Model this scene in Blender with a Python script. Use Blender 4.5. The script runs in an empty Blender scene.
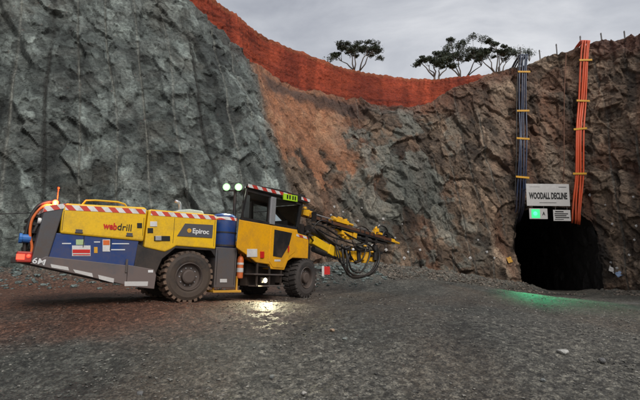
import bpy, bmesh, math, random
import numpy as np
from mathutils import Vector, Matrix
from mathutils.bvhtree import BVHTree
random.seed(7); rng=np.random.default_rng(11)
R_=math.radians
SC=bpy.context.scene; COL=SC.collection
# ------------------------------------------------------------------ camera
FP=455.0; PITCH=math.atan(60/455.0); CZ=1.65
cd=bpy.data.cameras.new('camera'); cam=bpy.data.objects.new('camera',cd); COL.objects.link(cam)
cam.location=(0,0,CZ); cam.rotation_euler=(math.pi/2+PITCH,0,0)
cd.sensor_width=36; cd.lens=FP/640*36; cd.clip_start=0.05; cd.clip_end=2000
SC.camera=cam
def ray(px,py):
    x=(px-320)/FP; y=(200-py)/FP; c,s=math.cos(PITCH),math.sin(PITCH)
    return Vector((x,c-y*s,s+y*c))
def W(px,py,d):
    r=ray(px,py); return Vector((0,0,CZ))+r*(d/r.y)
# ------------------------------------------------------------------ tagging
def tag(o,label=None,cat=None,group=None,kind=None):
    if label: o['label']=label
    if cat: o['category']=cat
    if group: o['group']=group
    if kind: o['kind']=kind
    return o
def empty(name,loc=(0,0,0),M=None):
    o=bpy.data.objects.new(name,None); COL.objects.link(o); o.empty_display_size=.2
    if M is not None: o.matrix_world=M
    else: o.location=loc
    return o
# ------------------------------------------------------------------ numpy noise
def hsh(ix,iy,iz,seed):
    h=(ix.astype(np.int64)*374761393+iy.astype(np.int64)*668265263+iz.astype(np.int64)*2147483647+seed*974634777)&0xFFFFFFFF
    h=((h^(h>>13))*1274126177)&0xFFFFFFFF
    h=((h^(h>>16))*2246822519)&0xFFFFFFFF
    h=h^(h>>15)
    return (h&0xFFFFFF)/float(0xFFFFFF)
def vnoise(p,seed=0):
    f=np.floor(p); t=p-f; t=t*t*t*(t*(t*6-15)+10); i=f.astype(np.int64)
    r=0
    for a in (0,1):
        for b in (0,1):
            for c in (0,1):
                w=(t[:,0] if a else 1-t[:,0])*(t[:,1] if b else 1-t[:,1])*(t[:,2] if c else 1-t[:,2])
                r=r+w*hsh(i[:,0]+a,i[:,1]+b,i[:,2]+c,seed)
    return r*2-1
def fbm(p,oct=4,seed=0,gain=.5):
    r=0;a=1;n=0
    for k in range(oct):
        r=r+a*vnoise(p*(2.03**k)+k*17.3,seed+k*31); n+=a; a*=gain
    return r/n
def facets(p,seed,w=.10):
    """piecewise planar voronoi blocks with narrow sloping risers: offset, plane term, edge distance"""
    i=np.floor(p).astype(np.int64); n=len(p)
    f1=np.full(n,9.); f2=np.full(n,9.); off=np.zeros(n); pl=np.zeros(n); off2=np.zeros(n); pl2=np.zeros(n)
    for a in (-1,0,1):
        for b in (-1,0,1):
            for c in (-1,0,1):
                jx,jy,jz=i[:,0]+a,i[:,1]+b,i[:,2]+c
                dx=p[:,0]-jx-hsh(jx,jy,jz,seed+1); dy=p[:,1]-jy-hsh(jx,jy,jz,seed+2); dz=p[:,2]-jz-hsh(jx,jy,jz,seed+3)
                d=np.sqrt(dx*dx+dy*dy+dz*dz)
                o=hsh(jx,jy,jz,seed+4)*2-1
                q=(hsh(jx,jy,jz,seed+5)*2-1)*dx+(hsh(jx,jy,jz,seed+6)*2-1)*dy+(hsh(jx,jy,jz,seed+7)*2-1)*dz
                m=d<f1; m2=(~m)&(d<f2)
                off2=np.where(m,off,np.where(m2,o,off2)); pl2=np.where(m,pl,np.where(m2,q,pl2)); f2=np.where(m,f1,np.where(m2,d,f2))
                off=np.where(m,o,off); pl=np.where(m,q,pl); f1=np.where(m,d,f1)
    e=f2-f1; k=.5*np.clip(1-e/w,0,1)
    return off*(1-k)+off2*k, pl*(1-k)+pl2*k, e
def ss(a,b,x):
    t=np.clip((np.asarray(x,float)-a)/(b-a),0,1); return t*t*(3-2*t)
# ------------------------------------------------------------------ materials
def newmat(name):
    m=bpy.data.materials.new(name); m.use_nodes=True; nt=m.node_tree
    return m,nt,nt.nodes['Principled BSDF']
def N(nt,t,**k):
    n=nt.nodes.new(t)
    for a,b in k.items():
        if a.startswith('i_'): n.inputs[int(a[2:]) if a[2:].isdigit() else a[2:]].default_value=b
        else: setattr(n,a,b)
    return n
def noise(nt,vec,scale,detail=5,rough=.6):
    n=N(nt,'ShaderNodeTexNoise'); n.inputs['Scale'].default_value=scale; n.inputs['Detail'].default_value=detail; n.inputs['Roughness'].default_value=rough
    nt.links.new(vec,n.inputs['Vector']); return n
def ramp(nt,fac,stops):
    r=N(nt,'ShaderNodeValToRGB'); e=r.color_ramp.elements
    e[0].position,e[0].color=stops[0][0],(*stops[0][1],1); e[1].position,e[1].color=stops[-1][0],(*stops[-1][1],1)
    for p,c in stops[1:-1]:
        x=e.new(p); x.color=(*c,1)
    nt.links.new(fac,r.inputs[0]); return r
def mixc(nt,a,b,fac,mode='MIX'):
    m=N(nt,'ShaderNodeMix',data_type='RGBA',blend_type=mode)
    for s,v in ((0,fac),(6,a),(7,b)):
        if isinstance(v,(int,float)): m.inputs[s].default_value=v
        elif isinstance(v,tuple): m.inputs[s].default_value=(*v,1)
        else: nt.links.new(v,m.inputs[s])
    return m.outputs[2]
def paint(name,col,rough=.45,metal=0,dirt=.35,dirtcol=(.10,.065,.045),spec=.5,bump=.0,scale=3.0):
    m,nt,b=newmat(name); tc=N(nt,'ShaderNodeTexCoord'); o=tc.outputs['Object']
    n1=noise(nt,o,scale,6,.65); n2=noise(nt,o,scale*9,4,.7)
    sep=N(nt,'ShaderNodeSeparateXYZ'); nt.links.new(o,sep.inputs[0])
    mr=N(nt,'ShaderNodeMapRange'); mr.inputs[1].default_value=1.5; mr.inputs[2].default_value=.3; mr.inputs[3].default_value=0; mr.inputs[4].default_value=.35
    nt.links.new(sep.outputs['Z'],mr.inputs[0])
    ad=N(nt,'ShaderNodeMath',operation='ADD'); nt.links.new(n1.outputs[0],ad.inputs[0]); nt.links.new(mr.outputs[0],ad.inputs[1])
    ad2=N(nt,'ShaderNodeMath',operation='MULTIPLY_ADD'); nt.links.new(n2.outputs[0],ad2.inputs[0]); ad2.inputs[1].default_value=.35; nt.links.new(ad.outputs[0],ad2.inputs[2])
    r=ramp(nt,ad2.outputs[0],[(.60,(0,0,0)),(.95,(1,1,1))])
    mu=N(nt,'ShaderNodeMath',operation='MULTIPLY'); nt.links.new(r.outputs[0],mu.inputs[0]); mu.inputs[1].default_value=dirt
    c=mixc(nt,col,tuple(x*.78 for x in col),n2.outputs[0]); c=mixc(nt,c,dirtcol,mu.outputs[0])
    nt.links.new(c,b.inputs['Base Color'])
    rr=N(nt,'ShaderNodeMapRange'); rr.inputs[3].default_value=rough; rr.inputs[4].default_value=.9; nt.links.new(mu.outputs[0],rr.inputs[0]); nt.links.new(rr.outputs[0],b.inputs['Roughness'])
    b.inputs['Metallic'].default_value=metal; b.inputs['Specular IOR Level'].default_value=spec
    if bump:
        bp=N(nt,'ShaderNodeBump'); bp.inputs['Strength'].default_value=bump; bp.inputs['Distance'].default_value=.02; nt.links.new(n2.outputs[0],bp.inputs['Height']); nt.links.new(bp.outputs[0],b.inputs['Normal'])
    return m
def emit(name,col,s):
    m,nt,b=newmat(name); b.inputs['Base Color'].default_value=(*col,1); b.inputs['Emission Color'].default_value=(*col,1); b.inputs['Emission Strength'].default_value=s; return m
def stripes(name,a,bc,freq,slant=1.0):
    m,nt,b=newmat(name); tc=N(nt,'ShaderNodeTexCoord'); sep=N(nt,'ShaderNodeSeparateXYZ'); nt.links.new(tc.outputs['Object'],sep.inputs[0])
    ma=N(nt,'ShaderNodeMath',operation='MULTIPLY_ADD'); nt.links.new(sep.outputs['Z'],ma.inputs[0]); ma.inputs[1].default_value=slant; nt.links.new(sep.outputs['X'],ma.inputs[2])
    ab=N(nt,'ShaderNodeMath',operation='ADD'); nt.links.new(ma.outputs[0],ab.inputs[0]); nt.links.new(sep.outputs['Y'],ab.inputs[1])
    mu=N(nt,'ShaderNodeMath',operation='MULTIPLY'); nt.links.new(ab.outputs[0],mu.inputs[0]); mu.inputs[1].default_value=freq
    fr=N(nt,'ShaderNodeMath',operation='FRACT'); nt.links.new(mu.outputs[0],fr.inputs[0])
    gt=N(nt,'ShaderNodeMath',operation='GREATER_THAN'); nt.links.new(fr.outputs[0],gt.inputs[0]); gt.inputs[1].default_value=.5
    n=noise(nt,tc.outputs['Object'],7,5,.7); c=mixc(nt,a,bc,gt.outputs[0]); rr=ramp(nt,n.outputs[0],[(.45,(0,0,0)),(.8,(.6,.6,.6))]); c=mixc(nt,c,(.2,.13,.09),rr.outputs[0])
    nt.links.new(c,b.inputs['Base Color']); b.inputs['Roughness'].default_value=.4; return m
YEL=(.88,.53,.014)
M={}
M['yellow']=paint('yellow_paint',YEL,.34,dirt=.38)
M['yellow2']=paint('cab_yellow_paint',(.88,.42,.010),.36,dirt=.35)
M['blue']=paint('dark_blue_paint',(.006,.045,.20),.35,dirt=.45,dirtcol=(.09,.07,.06))
M['steel']=paint('dark_grey_steel',(.075,.078,.088),.5,dirt=.6)
M['skirt']=paint('grey_skirt_paint',(.095,.092,.10),.5,dirt=.45,dirtcol=(.2,.13,.10))
M['black']=paint('black_steel',(.012,.012,.013),.5,dirt=.35)
M['hose']=paint('black_rubber_hose',(.012,.012,.012),.42,dirt=.3)
M['rubber']=paint('tyre_rubber',(.018,.017,.017),.7,dirt=.40,dirtcol=(.13,.085,.055),bump=.4,scale=5)
M['rubberf']=paint('front_tyre_rubber',(.02,.02,.02),.7,dirt=.45,dirtcol=(.09,.07,.06),bump=.4,scale=5)
M['mudtread']=paint('muddy_tread',(.035,.028,.024),.8,dirt=.95,dirtcol=(.17,.11,.075),bump=.4,scale=5)
M['boomyellow']=paint('worn_boom_yellow',(.88,.46,.012),.42,dirt=.5,scale=5)
M['rim']=paint('rim_steel',(.045,.045,.05),.5,dirt=.6)
M['silver']=paint('bare_metal',(.55,.56,.58),.35,metal=.6,dirt=.35)
M['white']=paint('white_reflective',(.75,.74,.72),.4,dirt=.3)
M['offwhite']=paint('pale_cover',(.42,.5,.47),.5,dirt=.3)
M['rust']=paint('rusty_rail',(.16,.07,.04),.5,metal=.4,dirt=.5)
M['red']=paint('red_plastic',(.5,.03,.02),.35,dirt=.3)
M['orange']=paint('orange_plastic',(.75,.16,.03),.4,dirt=.3)
M['lime']=paint('lime_plate',(.45,.75,.03),.4,dirt=.1)
M['stripe']=stripes('red_white_stripe',(.75,.74,.72),(.6,.06,.04),3.6,1.0)
M['stripe2']=stripes('cab_red_white_stripe',(.65,.64,.62),(.5,.04,.03),2.6,1.0)
M['ink']=paint('black_ink',(.01,.01,.01),.5,dirt=0); M['redink']=paint('red_ink',(.6,.02,.015),.4,dirt=0); M['whiteink']=paint('white_ink',(.75,.75,.75),.4,dirt=0)
M['post']=paint('galvanised_post',(.10,.10,.10),.6,dirt=.3)
M['opipe']=paint('orange_pipe',(.72,.095,.022),.42,dirt=.25,scale=1.2)
M['bpipe']=paint('dark_blue_pipe',(.010,.024,.065),.3,dirt=.3,scale=1.2)
M['strap']=paint('yellow_strap',(.75,.38,.02),.5,dirt=.3)
M['bark']=paint('eucalypt_bark',(.16,.13,.11),.8,dirt=.3)
def glass():
    m,nt,b=newmat('cab_glass'); nt.nodes.remove(b); out=nt.nodes['Material Output']
    t=N(nt,'ShaderNodeBsdfTransparent'); t.inputs[0].default_value=(.85,.88,.88,1)
    g=N(nt,'ShaderNodeBsdfGlossy'); g.inputs['Roughness'].default_value=.04; g.inputs['Color'].default_value=(.8,.85,.85,1)
    f=N(nt,'ShaderNodeFresnel'); f.inputs[0].default_value=1.6
    mx=N(nt,'ShaderNodeMixShader'); nt.links.new(f.outputs[0],mx.inputs[0]); nt.links.new(t.outputs[0],mx.inputs[1]); nt.links.new(g.outputs[0],mx.inputs[2]); nt.links.new(mx.outputs[0],out.inputs[0]); return m
M['glass']=glass()
M['lamphalo']=emit('lamp_halo_glow',(.35,.8,.35),.45); M['greenpanel']=emit('green_lit_panel',(.03,.5,.17),.8)  # first one imitates the halo round a lamp lens by dim emission
M['lamp']=emit('lit_work_lamp',(.95,1,.82),26.0); M['steplamp']=emit('lit_step_lamp',(1,.95,.6),25.0)
M['beacon']=emit('lit_beacon',(1,.05,.015),12.0); M['green']=emit('green_signal',(.05,1,.22),1.8); M['redlamp']=emit('red_marker_lamp',(1,.06,.03),1.6)
def foliage():
    m,nt,b=newmat('eucalypt_leaves'); g=N(nt,'ShaderNodeNewGeometry')
    r=ramp(nt,g.outputs['Random Per Island'],[(0,(.02,.03,.016)),(.6,(.045,.062,.034)),(1,(.09,.10,.055))]); nt.links.new(r.outputs[0],b.inputs['Base Color']); b.inputs['Roughness'].default_value=.6
    return m
M['leaf']=foliage()
def vcmat(name,attr,rough,bump,dist,sc,spec=.4,var=.5):
    m,nt,b=newmat(name); a=N(nt,'ShaderNodeAttribute',attribute_name=attr); tc=N(nt,'ShaderNodeTexCoord'); o=tc.outputs['Object']
    n1=noise(nt,o,sc,8,.72); n2=noise(nt,o,sc*5,6,.75); v=N(nt,'ShaderNodeTexVoronoi',feature='DISTANCE_TO_EDGE'); v.inputs['Scale'].default_value=sc*.9
    wp=mixc(nt,o,n1.outputs['Color'],.25); nt.links.new(wp,v.inputs['Vector'])
    r=ramp(nt,n1.outputs[0],[(.3,(1-var,)*3),(.7,(1+var*.9,)*3)]); c=mixc(nt,a.outputs['Color'],r.outputs[0],1.0,'MULTIPLY')
    r2=ramp(nt,n2.outputs[0],[(.33,(.5,.5,.5)),(.68,(1.5,1.48,1.44))]); c=mixc(nt,c,r2.outputs[0],1.0,'MULTIPLY')
    nt.links.new(c,b.inputs['Base Color'])
    rr=N(nt,'ShaderNodeMapRange'); rr.inputs[1].default_value=.3; rr.inputs[2].default_value=.7; rr.inputs[3].default_value=rough-.15; rr.inputs[4].default_value=min(1,rough+.15); nt.links.new(n2.outputs[0],rr.inputs[0]); nt.links.new(rr.outputs[0],b.inputs['Roughness'])
    b.inputs['Specular IOR Level'].default_value=spec
    vr=N(nt,'ShaderNodeMapRange'); vr.inputs[1].default_value=0; vr.inputs[2].default_value=.12; vr.inputs[3].default_value=-.12; vr.inputs[4].default_value=0; nt.links.new(v.outputs[0],vr.inputs[0])
    h=N(nt,'ShaderNodeMath',operation='MULTIPLY_ADD'); nt.links.new(n2.outputs[0],h.inputs[0]); h.inputs[1].default_value=.5; nt.links.new(n1.outputs[0],h.inputs[2])
    h2=N(nt,'ShaderNodeMath',operation='ADD'); nt.links.new(h.outputs[0],h2.inputs[0]); nt.links.new(vr.outputs[0],h2.inputs[1])
    bp=N(nt,'ShaderNodeBump'); bp.inputs['Strength'].default_value=bump; bp.inputs['Distance'].default_value=dist; nt.links.new(h2.outputs[0],bp.inputs['Height']); nt.links.new(bp.outputs[0],b.inputs['Normal'])
    return m
M['rock']=vcmat('blasted_rock','col',.62,1.0,.17,1.9,.45,.42)
M['soil']=vcmat('red_soil','col',.85,.7,.1,2.2,.2,.3)
M['gravel']=vcmat('wet_gravel','col',.50,1.0,.035,11,.5,.4)
def pebbles(m):
    nt=m.node_tree; b=nt.nodes['Principled BSDF']; src=b.inputs['Base Color'].links[0].from_socket; tc=N(nt,'ShaderNodeTexCoord')
    for sc_,lo,hi in ((42,.45,1.75),(15,.7,1.4)):
        v=N(nt,'ShaderNodeTexVoronoi'); v.inputs['Scale'].default_value=sc_; nt.links.new(tc.outputs['Object'],v.inputs['Vector'])
        bw=N(nt,'ShaderNodeRGBToBW'); nt.links.new(v.outputs['Color'],bw.inputs[0]); r=ramp(nt,bw.outputs[0],[(.2,(lo,)*3),(.85,(hi,hi*.98,hi*.94))]); src=mixc(nt,src,r.outputs[0],1.0,'MULTIPLY')
    nt.links.new(src,b.inputs['Base Color'])
pebbles(M['gravel'])
M['stone']=vcmat('loose_stone','col',.6,.5,.02,14,.45,.35)
# ------------------------------------------------------------------ mesh builder
class MB:
    def __init__(s): s.v=[];s.f=[]
    def add(s,vs,fs,T=None):
        b=len(s.v)
        for p in vs:
            p=Vector(p); s.v.append(T@p if T else p)
        s.f+= [tuple(b+i for i in f) for f in fs]; return s
    def box(s,a,b,T=None):
        (x0,y0,z0),(x1,y1,z1)=a,b
        return s.add([(x0,y0,z0),(x1,y0,z0),(x1,y1,z0),(x0,y1,z0),(x0,y0,z1),(x1,y0,z1),(x1,y1,z1),(x0,y1,z1)],
            [(0,3,2,1),(4,5,6,7),(0,1,5,4),(1,2,6,5),(2,3,7,6),(3,0,4,7)],T)
    def prism(s,poly,y0,y1,T=None):   # poly in (x,z), extruded along y
        n=len(poly); ar=sum(poly[i][0]*poly[(i+1)%n][1]-poly[(i+1)%n][0]*poly[i][1] for i in range(n))
        if ar<0: poly=poly[::-1]
        vs=[(x,y0,z) for x,z in poly]+[(x,y1,z) for x,z in poly]
        fs=[tuple(range(n)),tuple(range(2*n-1,n-1,-1))]+[(i,n+i,n+(i+1)%n,(i+1)%n) for i in range(n)]
        return s.add(vs,fs,T)
    def tube(s,pts,r,n=8,cap=True):
        pts=[Vector(p) for p in pts]; rs=r if isinstance(r,(list,tuple)) else [r]*len(pts)
        rings=[]; prev=None
        for i,p in enumerate(pts):
            d=(pts[min(i+1,len(pts)-1)]-pts[max(i-1,0)]).normalized()
            if prev is None: a=d.orthogonal().normalized()
            else:
                a=(prev-d*prev.dot(d)).normalized()
            prev=a; b=d.cross(a); rings.append([p+(a*math.cos(2*math.pi*k/n)+b*math.sin(2*math.pi*k/n))*rs[i] for k in range(n)])
        vs=[q for ring in rings for q in ring]; fs=[]
        for i in range(len(pts)-1):
            for k in range(n): fs.append((i*n+k,i*n+(k+1)%n,(i+1)*n+(k+1)%n,(i+1)*n+k))
        if cap: fs+= [tuple(range(n-1,-1,-1)),tuple((len(pts)-1)*n+k for k in range(n))]
        return s.add(vs,fs)
    def bar(s,a,b,w,h,up=(0,0,1)):   # rectangular beam
        a=Vector(a);b=Vector(b);d=(b-a).normalized();side=d.cross(Vector(up)).normalized();u=side.cross(d)
        vs=[p+side*sx*w/2+u*sz*h/2 for p in (a,b) for sx,sz in ((-1,-1),(1,-1),(1,1),(-1,1))]
        return s.add(vs,[(0,1,2,3),(7,6,5,4),(0,4,5,1),(1,5,6,2),(2,6,7,3),(3,7,4,0)])
    def lathe(s,prof,n=40,T=None):    # prof (r,y) about y axis
        vs=[(r*math.cos(2*math.pi*k/n),y,r*math.sin(2*math.pi*k/n)) for r,y in prof for k in range(n)]
        fs=[(i*n+k,(i+1)*n+k,(i+1)*n+(k+1)%n,i*n+(k+1)%n) for i in range(len(prof)-1) for k in range(n)]
        return s.add(vs,fs,T)
    def ball(s,c,r,sc=(1,1,1)):
        bm=bmesh.new(); bmesh.ops.create_icosphere(bm,subdivisions=2,radius=r)
        vs=[Vector(c)+Vector((v.co.x*sc[0],v.co.y*sc[1],v.co.z*sc[2])) for v in bm.verts]; fs=[tuple(v.index for v in f.verts) for f in bm.faces]; bm.free(); return s.add(vs,fs)
    def build(s,name,mat,parent=None,Mx=None,bevel=0,smooth=False):
        me=bpy.data.meshes.new(name); me.from_pydata([tuple(v) for v in s.v],[],s.f); me.materials.append(M[mat] if isinstance(mat,str) else mat)
        bm=bmesh.new(); bm.from_mesh(me); bmesh.ops.recalc_face_normals(bm,faces=bm.faces); bm.to_mesh(me); bm.free()
        if smooth: me.polygons.foreach_set('use_smooth',[True]*len(me.polygons))
        o=bpy.data.objects.new(name,me); COL.objects.link(o)
        if parent: o.parent=parent
        if Mx is not None: o.matrix_basis=Mx
        if bevel:
            b=o.modifiers.new('bevel','BEVEL'); b.width=bevel; b.segments=2; b.limit_method='ANGLE'; b.angle_limit=R_(35)
        return o
def text_mesh(txt,size,ext=.004,offset=0,shear=0):
    cu=bpy.data.curves.new('t','FONT'); cu.body=txt; cu.size=size; cu.align_x='CENTER'; cu.align_y='CENTER'; cu.extrude=ext; cu.offset=offset; cu.shear=shear; cu.resolution_u=3
    o=bpy.data.objects.new('t',cu); COL.objects.link(o); bpy.context.view_layer.update()
    me=bpy.data.meshes.new_from_object(o.evaluated_get(bpy.context.evaluated_depsgraph_get())); bpy.data.objects.remove(o); bpy.data.curves.remove(cu)
    vs=[v.co.copy() for v in me.vertices]; fs=[tuple(p.vertices) for p in me.polygons]; bpy.data.meshes.remove(me); return vs,fs
def text(mb,txt,size,T,sx=1,offset=0,shear=0):
    vs,fs=text_mesh(txt,size,.003,offset,shear); mb.add([(v.x*sx,v.y,v.z) for v in vs],fs,T); return mb
def npmesh(name,V,F,mat,col=None,smooth=False,kind=None):
    me=bpy.data.meshes.new(name); V=np.ascontiguousarray(V,dtype=np.float32); F=np.ascontiguousarray(F,dtype=np.int32); k=F.shape[1]
    me.vertices.add(len(V)); me.vertices.foreach_set('co',V.ravel()); me.loops.add(F.size); me.loops.foreach_set('vertex_index',F.ravel())
    me.polygons.add(len(F)); me.polygons.foreach_set('loop_start',np.arange(0,F.size,k,dtype=np.int32)); 
    me.polygons.foreach_set('use_smooth',np.full(len(F),smooth,dtype=bool)); me.update(calc_edges=True); me.validate()
    if col is not None:
        a=me.color_attributes.new('col','FLOAT_COLOR','POINT'); c=np.ones((len(V),4),dtype=np.float32); c[:,:3]=col; a.data.foreach_set('color',c.ravel())
    me.materials.append(M[mat]); o=bpy.data.objects.new(name,me); COL.objects.link(o)
    if kind: o['kind']=kind
    return o
def gridfaces(nr,nc):
    i=np.arange(nr-1)[:,None]*nc+np.arange(nc-1)[None,:]
    return np.stack([i,i+1,i+nc+1,i+nc],-1).reshape(-1,4)
# ------------------------------------------------------------------ pit wall control lines
CT=[((-24,-8),(-27,-8,14),(-28.5,-8,14.2),(-30,-8,17)),
((-20,6),(-22.5,8,14),(-24,9,14.2),(-25.5,10,17)),
((-15.5,13),(-18,16,16),(-19,18.5,16.1),(-20,20,18)),
((-11.2,16.3),(-13.4,19,16.5),(-14,22,16.5),(-14.5,24,20)),
((-6.3,18.3),(-9.6,20.6,16.2),(-10.2,24.2,16),(-10.6,25.5,19.4)),
((-2.6,19.6),(-6.5,22.4,15.0),(-7.1,26,14.6),(-7.6,26.8,18.5)),
((.2,20.8),(-4.5,25.2,13.8),(-5.0,27.5,13.8),(-5.7,28.8,18.1)),
((1.2,23.3),(-3.3,28.6,13.7),(-3.6,29.5,13.8),(-4.2,31,17.8)),
((2.4,26.3),(-.5,31.5,13.6),(-.5,32.3,13.7),(-.4,34,17.45)),
((5.5,28.3),(3,33,13.6),(3,33.8,13.7),(3.2,36,17.1)),
((8.5,29.2),(6.8,34,13.6),(6.8,34.8,13.7),(7.2,37,16.9)),
((11,29.9),(9.2,34.2,14.1),(9.2,35,14.1),(9.8,36.8,16.9)),
((13.3,30.8),(11.6,34,15.6),(11.7,34.8,15.7),(12,36.2,16.9)),
((16,31.2),(14.8,34,16.5),(14.9,34.6,16.6),(15,35.5,16.8)),
((19,31),(18.2,33.5,17.5),(18.4,34.2,17.6),(18.6,35,17.6)),
((20.7,29.6),(21.2,32,17.9),(21.6,32.7,17.9),(22,33.4,17.9)),
((21.7,26),(23.7,28.5,17.5),(24.3,29,17.5),(25,29.5,17.5)),
((22.5,14),(25,15,17.2),(26,15,17.2),(27,15,17.3)),
((20,-8),(23,-8,17),(24,-8,17),(25,-8,17.2))]
BX=np.array([c[0] for c in CT],float)
def catmull(A,t):
    A=np.asarray(A,float); n=len(A); i=np.clip(np.floor(t).astype(int),0,n-2); f=(t-i)[:,None]
    p0=A[np.clip(i-1,0,n-1)];p1=A[i];p2=A[i+1];p3=A[np.clip(i+2,0,n-1)]
    return .5*((2*p1)+(-p0+p2)*f+(2*p0-5*p1+4*p2-p3)*f*f+(-p0+3*p1-3*p2+p3)*f**3)
tb=np.linspace(0,len(CT)-1,900); BL=catmull(BX,tb)        # dense toe line
PCX,PHW=16.3,2.75                                        # portal centre and half width
def toe_dist(x,y):
    sh=np.shape(x); q=np.stack([np.ravel(x),np.ravel(y)],1); out=np.empty(len(q)); 
    keep=~((BL[:,0]>PCX-PHW-.2)&(BL[:,0]<PCX+PHW+.2)&(BL[:,1]>29))
    L=BL[keep]
    for k in range(0,len(q),40000):
        d=q[k:k+40000,None,:]-L[None,:,:]; out[k:k+40000]=np.sqrt((d**2).sum(-1).min(1))
    return out.reshape(sh)
def gz0(x,y):
    left=1-ss(1.5,13,x)
    z=.72*ss(4.2,10.2,y)*left
    z=z-.095*np.clip((x+3.6)*.62+(y-11.2)*.62,-1,4)/2.2*ss(7,10,y)*left     # slight fall along the rig
    z=z+.35*ss(16,22,y)*left
    z=z-.50*ss(9,30,y)*ss(7,16,x)
    z=z-.035*np.clip(y-31,0,60)*ss(11,14,x)
    return z
def gz(x,y,toe=None):
    x=np.asarray(x,float);y=np.asarray(y,float)
    if toe is None: toe=toe_dist(x,y)
    z=gz0(x,y)
    z=z+.55*np.exp(-(toe/1.5)**2)*(1-.75*ss(17,19,x))
    return z
def gzs(x,y): return float(gz(np.array([x]),np.array([y]))[0])
# ------------------------------------------------------------------ rock face
tv=np.interp(np.linspace(0,1,1500),[0,.06,.93,1],[0,2.6,15.9,len(CT)-1])
# even arclength inside visible part
Lb=catmull(BX,np.linspace(0,len(CT)-1,2000)); seg=np.r_[0,np.cumsum(np.linalg.norm(np.diff(Lb,axis=0),axis=1))]; tl=np.linspace(0,len(CT)-1,2000)
l0=np.interp(2.6,tl,seg); l1=np.interp(16.2,tl,seg)
ls=np.r_[np.linspace(0,l0,60)[:-1],np.linspace(l0,l1,int((l1-l0)/.05)),np.linspace(l1,seg[-1],70)[1:]]
t=np.interp(ls,seg,tl); nc=len(t)
B=catmull(BX,t); C=catmull([c[1] for c in CT],t); R0=catmull([c[2] for c in CT],t); R1=catmull([c[3] for c in CT],t)
arc=ls
zb=np.full(nc,-1.6)
base=np.c_[B,zb]
# keep lower 1.6 m vertical-ish then batter
nh,nb,nrd,npl=310,10,60,14
rows=[];seg_id=[];hh=[]
for k in range(nh):
    h=k/(nh-1); bulge=.5*math.sin(math.pi*h)
    P=base*(1-h)+C*h; rows.append(P); seg_id.append(0); hh.append(h)
for k in range(1,nb):
    h=k/nb; rows.append(C*(1-h)+R0*h); seg_id.append(1); hh.append(h)
for k in range(nrd):
    h=k/(nrd-1); rows.append(R0*(1-h)+R1*h); seg_id.append(2); hh.append(h)
cen=np.array([0.,8.]); od=R1[:,:2]-cen; od/=np.linalg.norm(od,axis=1)[:,None]
for k in range(1,npl):
    dd=.5*(1.75**k)
    rows.append(np.c_[R1[:,:2]+od*dd, R1[:,2]+.25*math.sin(min(dd,3.14*2)/2)-.3]); seg_id.append(3); hh.append(k/npl)
G=np.array(rows); nr=len(G); seg_id=np.array(seg_id); hh=np.array(hh)
# normals (towards the pit / up)
du=np.gradient(G,axis=1); dv=np.gradient(G,axis=0); nn=np.cross(du,dv); nn/=np.linalg.norm(nn,axis=2)[:,:,None]+1e-9
vis=(t>1.9)&(t<16.8)
P=G.reshape(-1,3); S=np.repeat(seg_id,nc); H=np.repeat(hh,nc); T_=np.tile(t,nr); A_=np.tile(arc,nr)
left=1-ss(5.9,6.6,T_)                      # grey-green face weight
# rotated, stretched sample space so blocks follow the jointing
ang=np.where(left>.5,.45,-.35)
q=np.stack([P[:,0]*np.cos(.3)+P[:,1]*np.sin(.3), -P[:,0]*np.sin(.3)+P[:,1]*np.cos(.3), P[:,2]],1)
qa=np.stack([q[:,0]*np.cos(.5)+q[:,2]*np.sin(.5), q[:,1], -q[:,0]*np.sin(.5)+q[:,2]*np.cos(.5)],1)
wrp=np.stack([fbm(P*.35+9,3,5),fbm(P*.35+40,3,6),fbm(P*.35+80,3,7)],1)
qw=qa+wrp*.5
d0=fbm(P*np.array([.13,.13,.11]),3,1)
o1,p1,e1=facets(qw*np.array([.46,.42,.27])+.05*fbm(P*1.8,3,16)[:,None],21,.035)
o2,p2,e2=facets(qw*np.array([1.15,1.0,.68])+wrp*.2+.07*fbm(P*3.5,3,17)[:,None],55,.06)
o3,p3,e3=facets(qw*np.array([2.9,2.5,1.9])+wrp*.4,77,.10)
o4,p4,e4=facets(qa*np.array([7.0,6.0,4.6])+wrp*.8,99,.22)
f1=fbm(P*1.1,4,12)
wl=left; wr=1-left
vs_=fbm(np.stack([A_*1.5,P[:,2]*.22,P[:,2]*0+5],1),4,13); fol=fbm(qa*np.array([.5,.5,2.2]),4,14)
D=(.36*wl+.75*wr)*d0 + wl*(.06*o1+.24*p1)+.25*wr*(o1*.6+p1*1.2) + wl*(.06*o2+.17*p2)+.16*wr*(o2*.7+p2*1.3) + (.055*wl+.070*wr)*(o3*.7+p3*1.3) + (.020*wl+.030*wr)*(o4+p4) + (.04*wl+.07*wr)*f1 + .07*wl*vs_ + .05*wl*fol
D-= (.02*wl+.06*wr)*np.exp(-e1/.04)+(.02*wl+.04*wr)*np.exp(-e2/.05)
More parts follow.
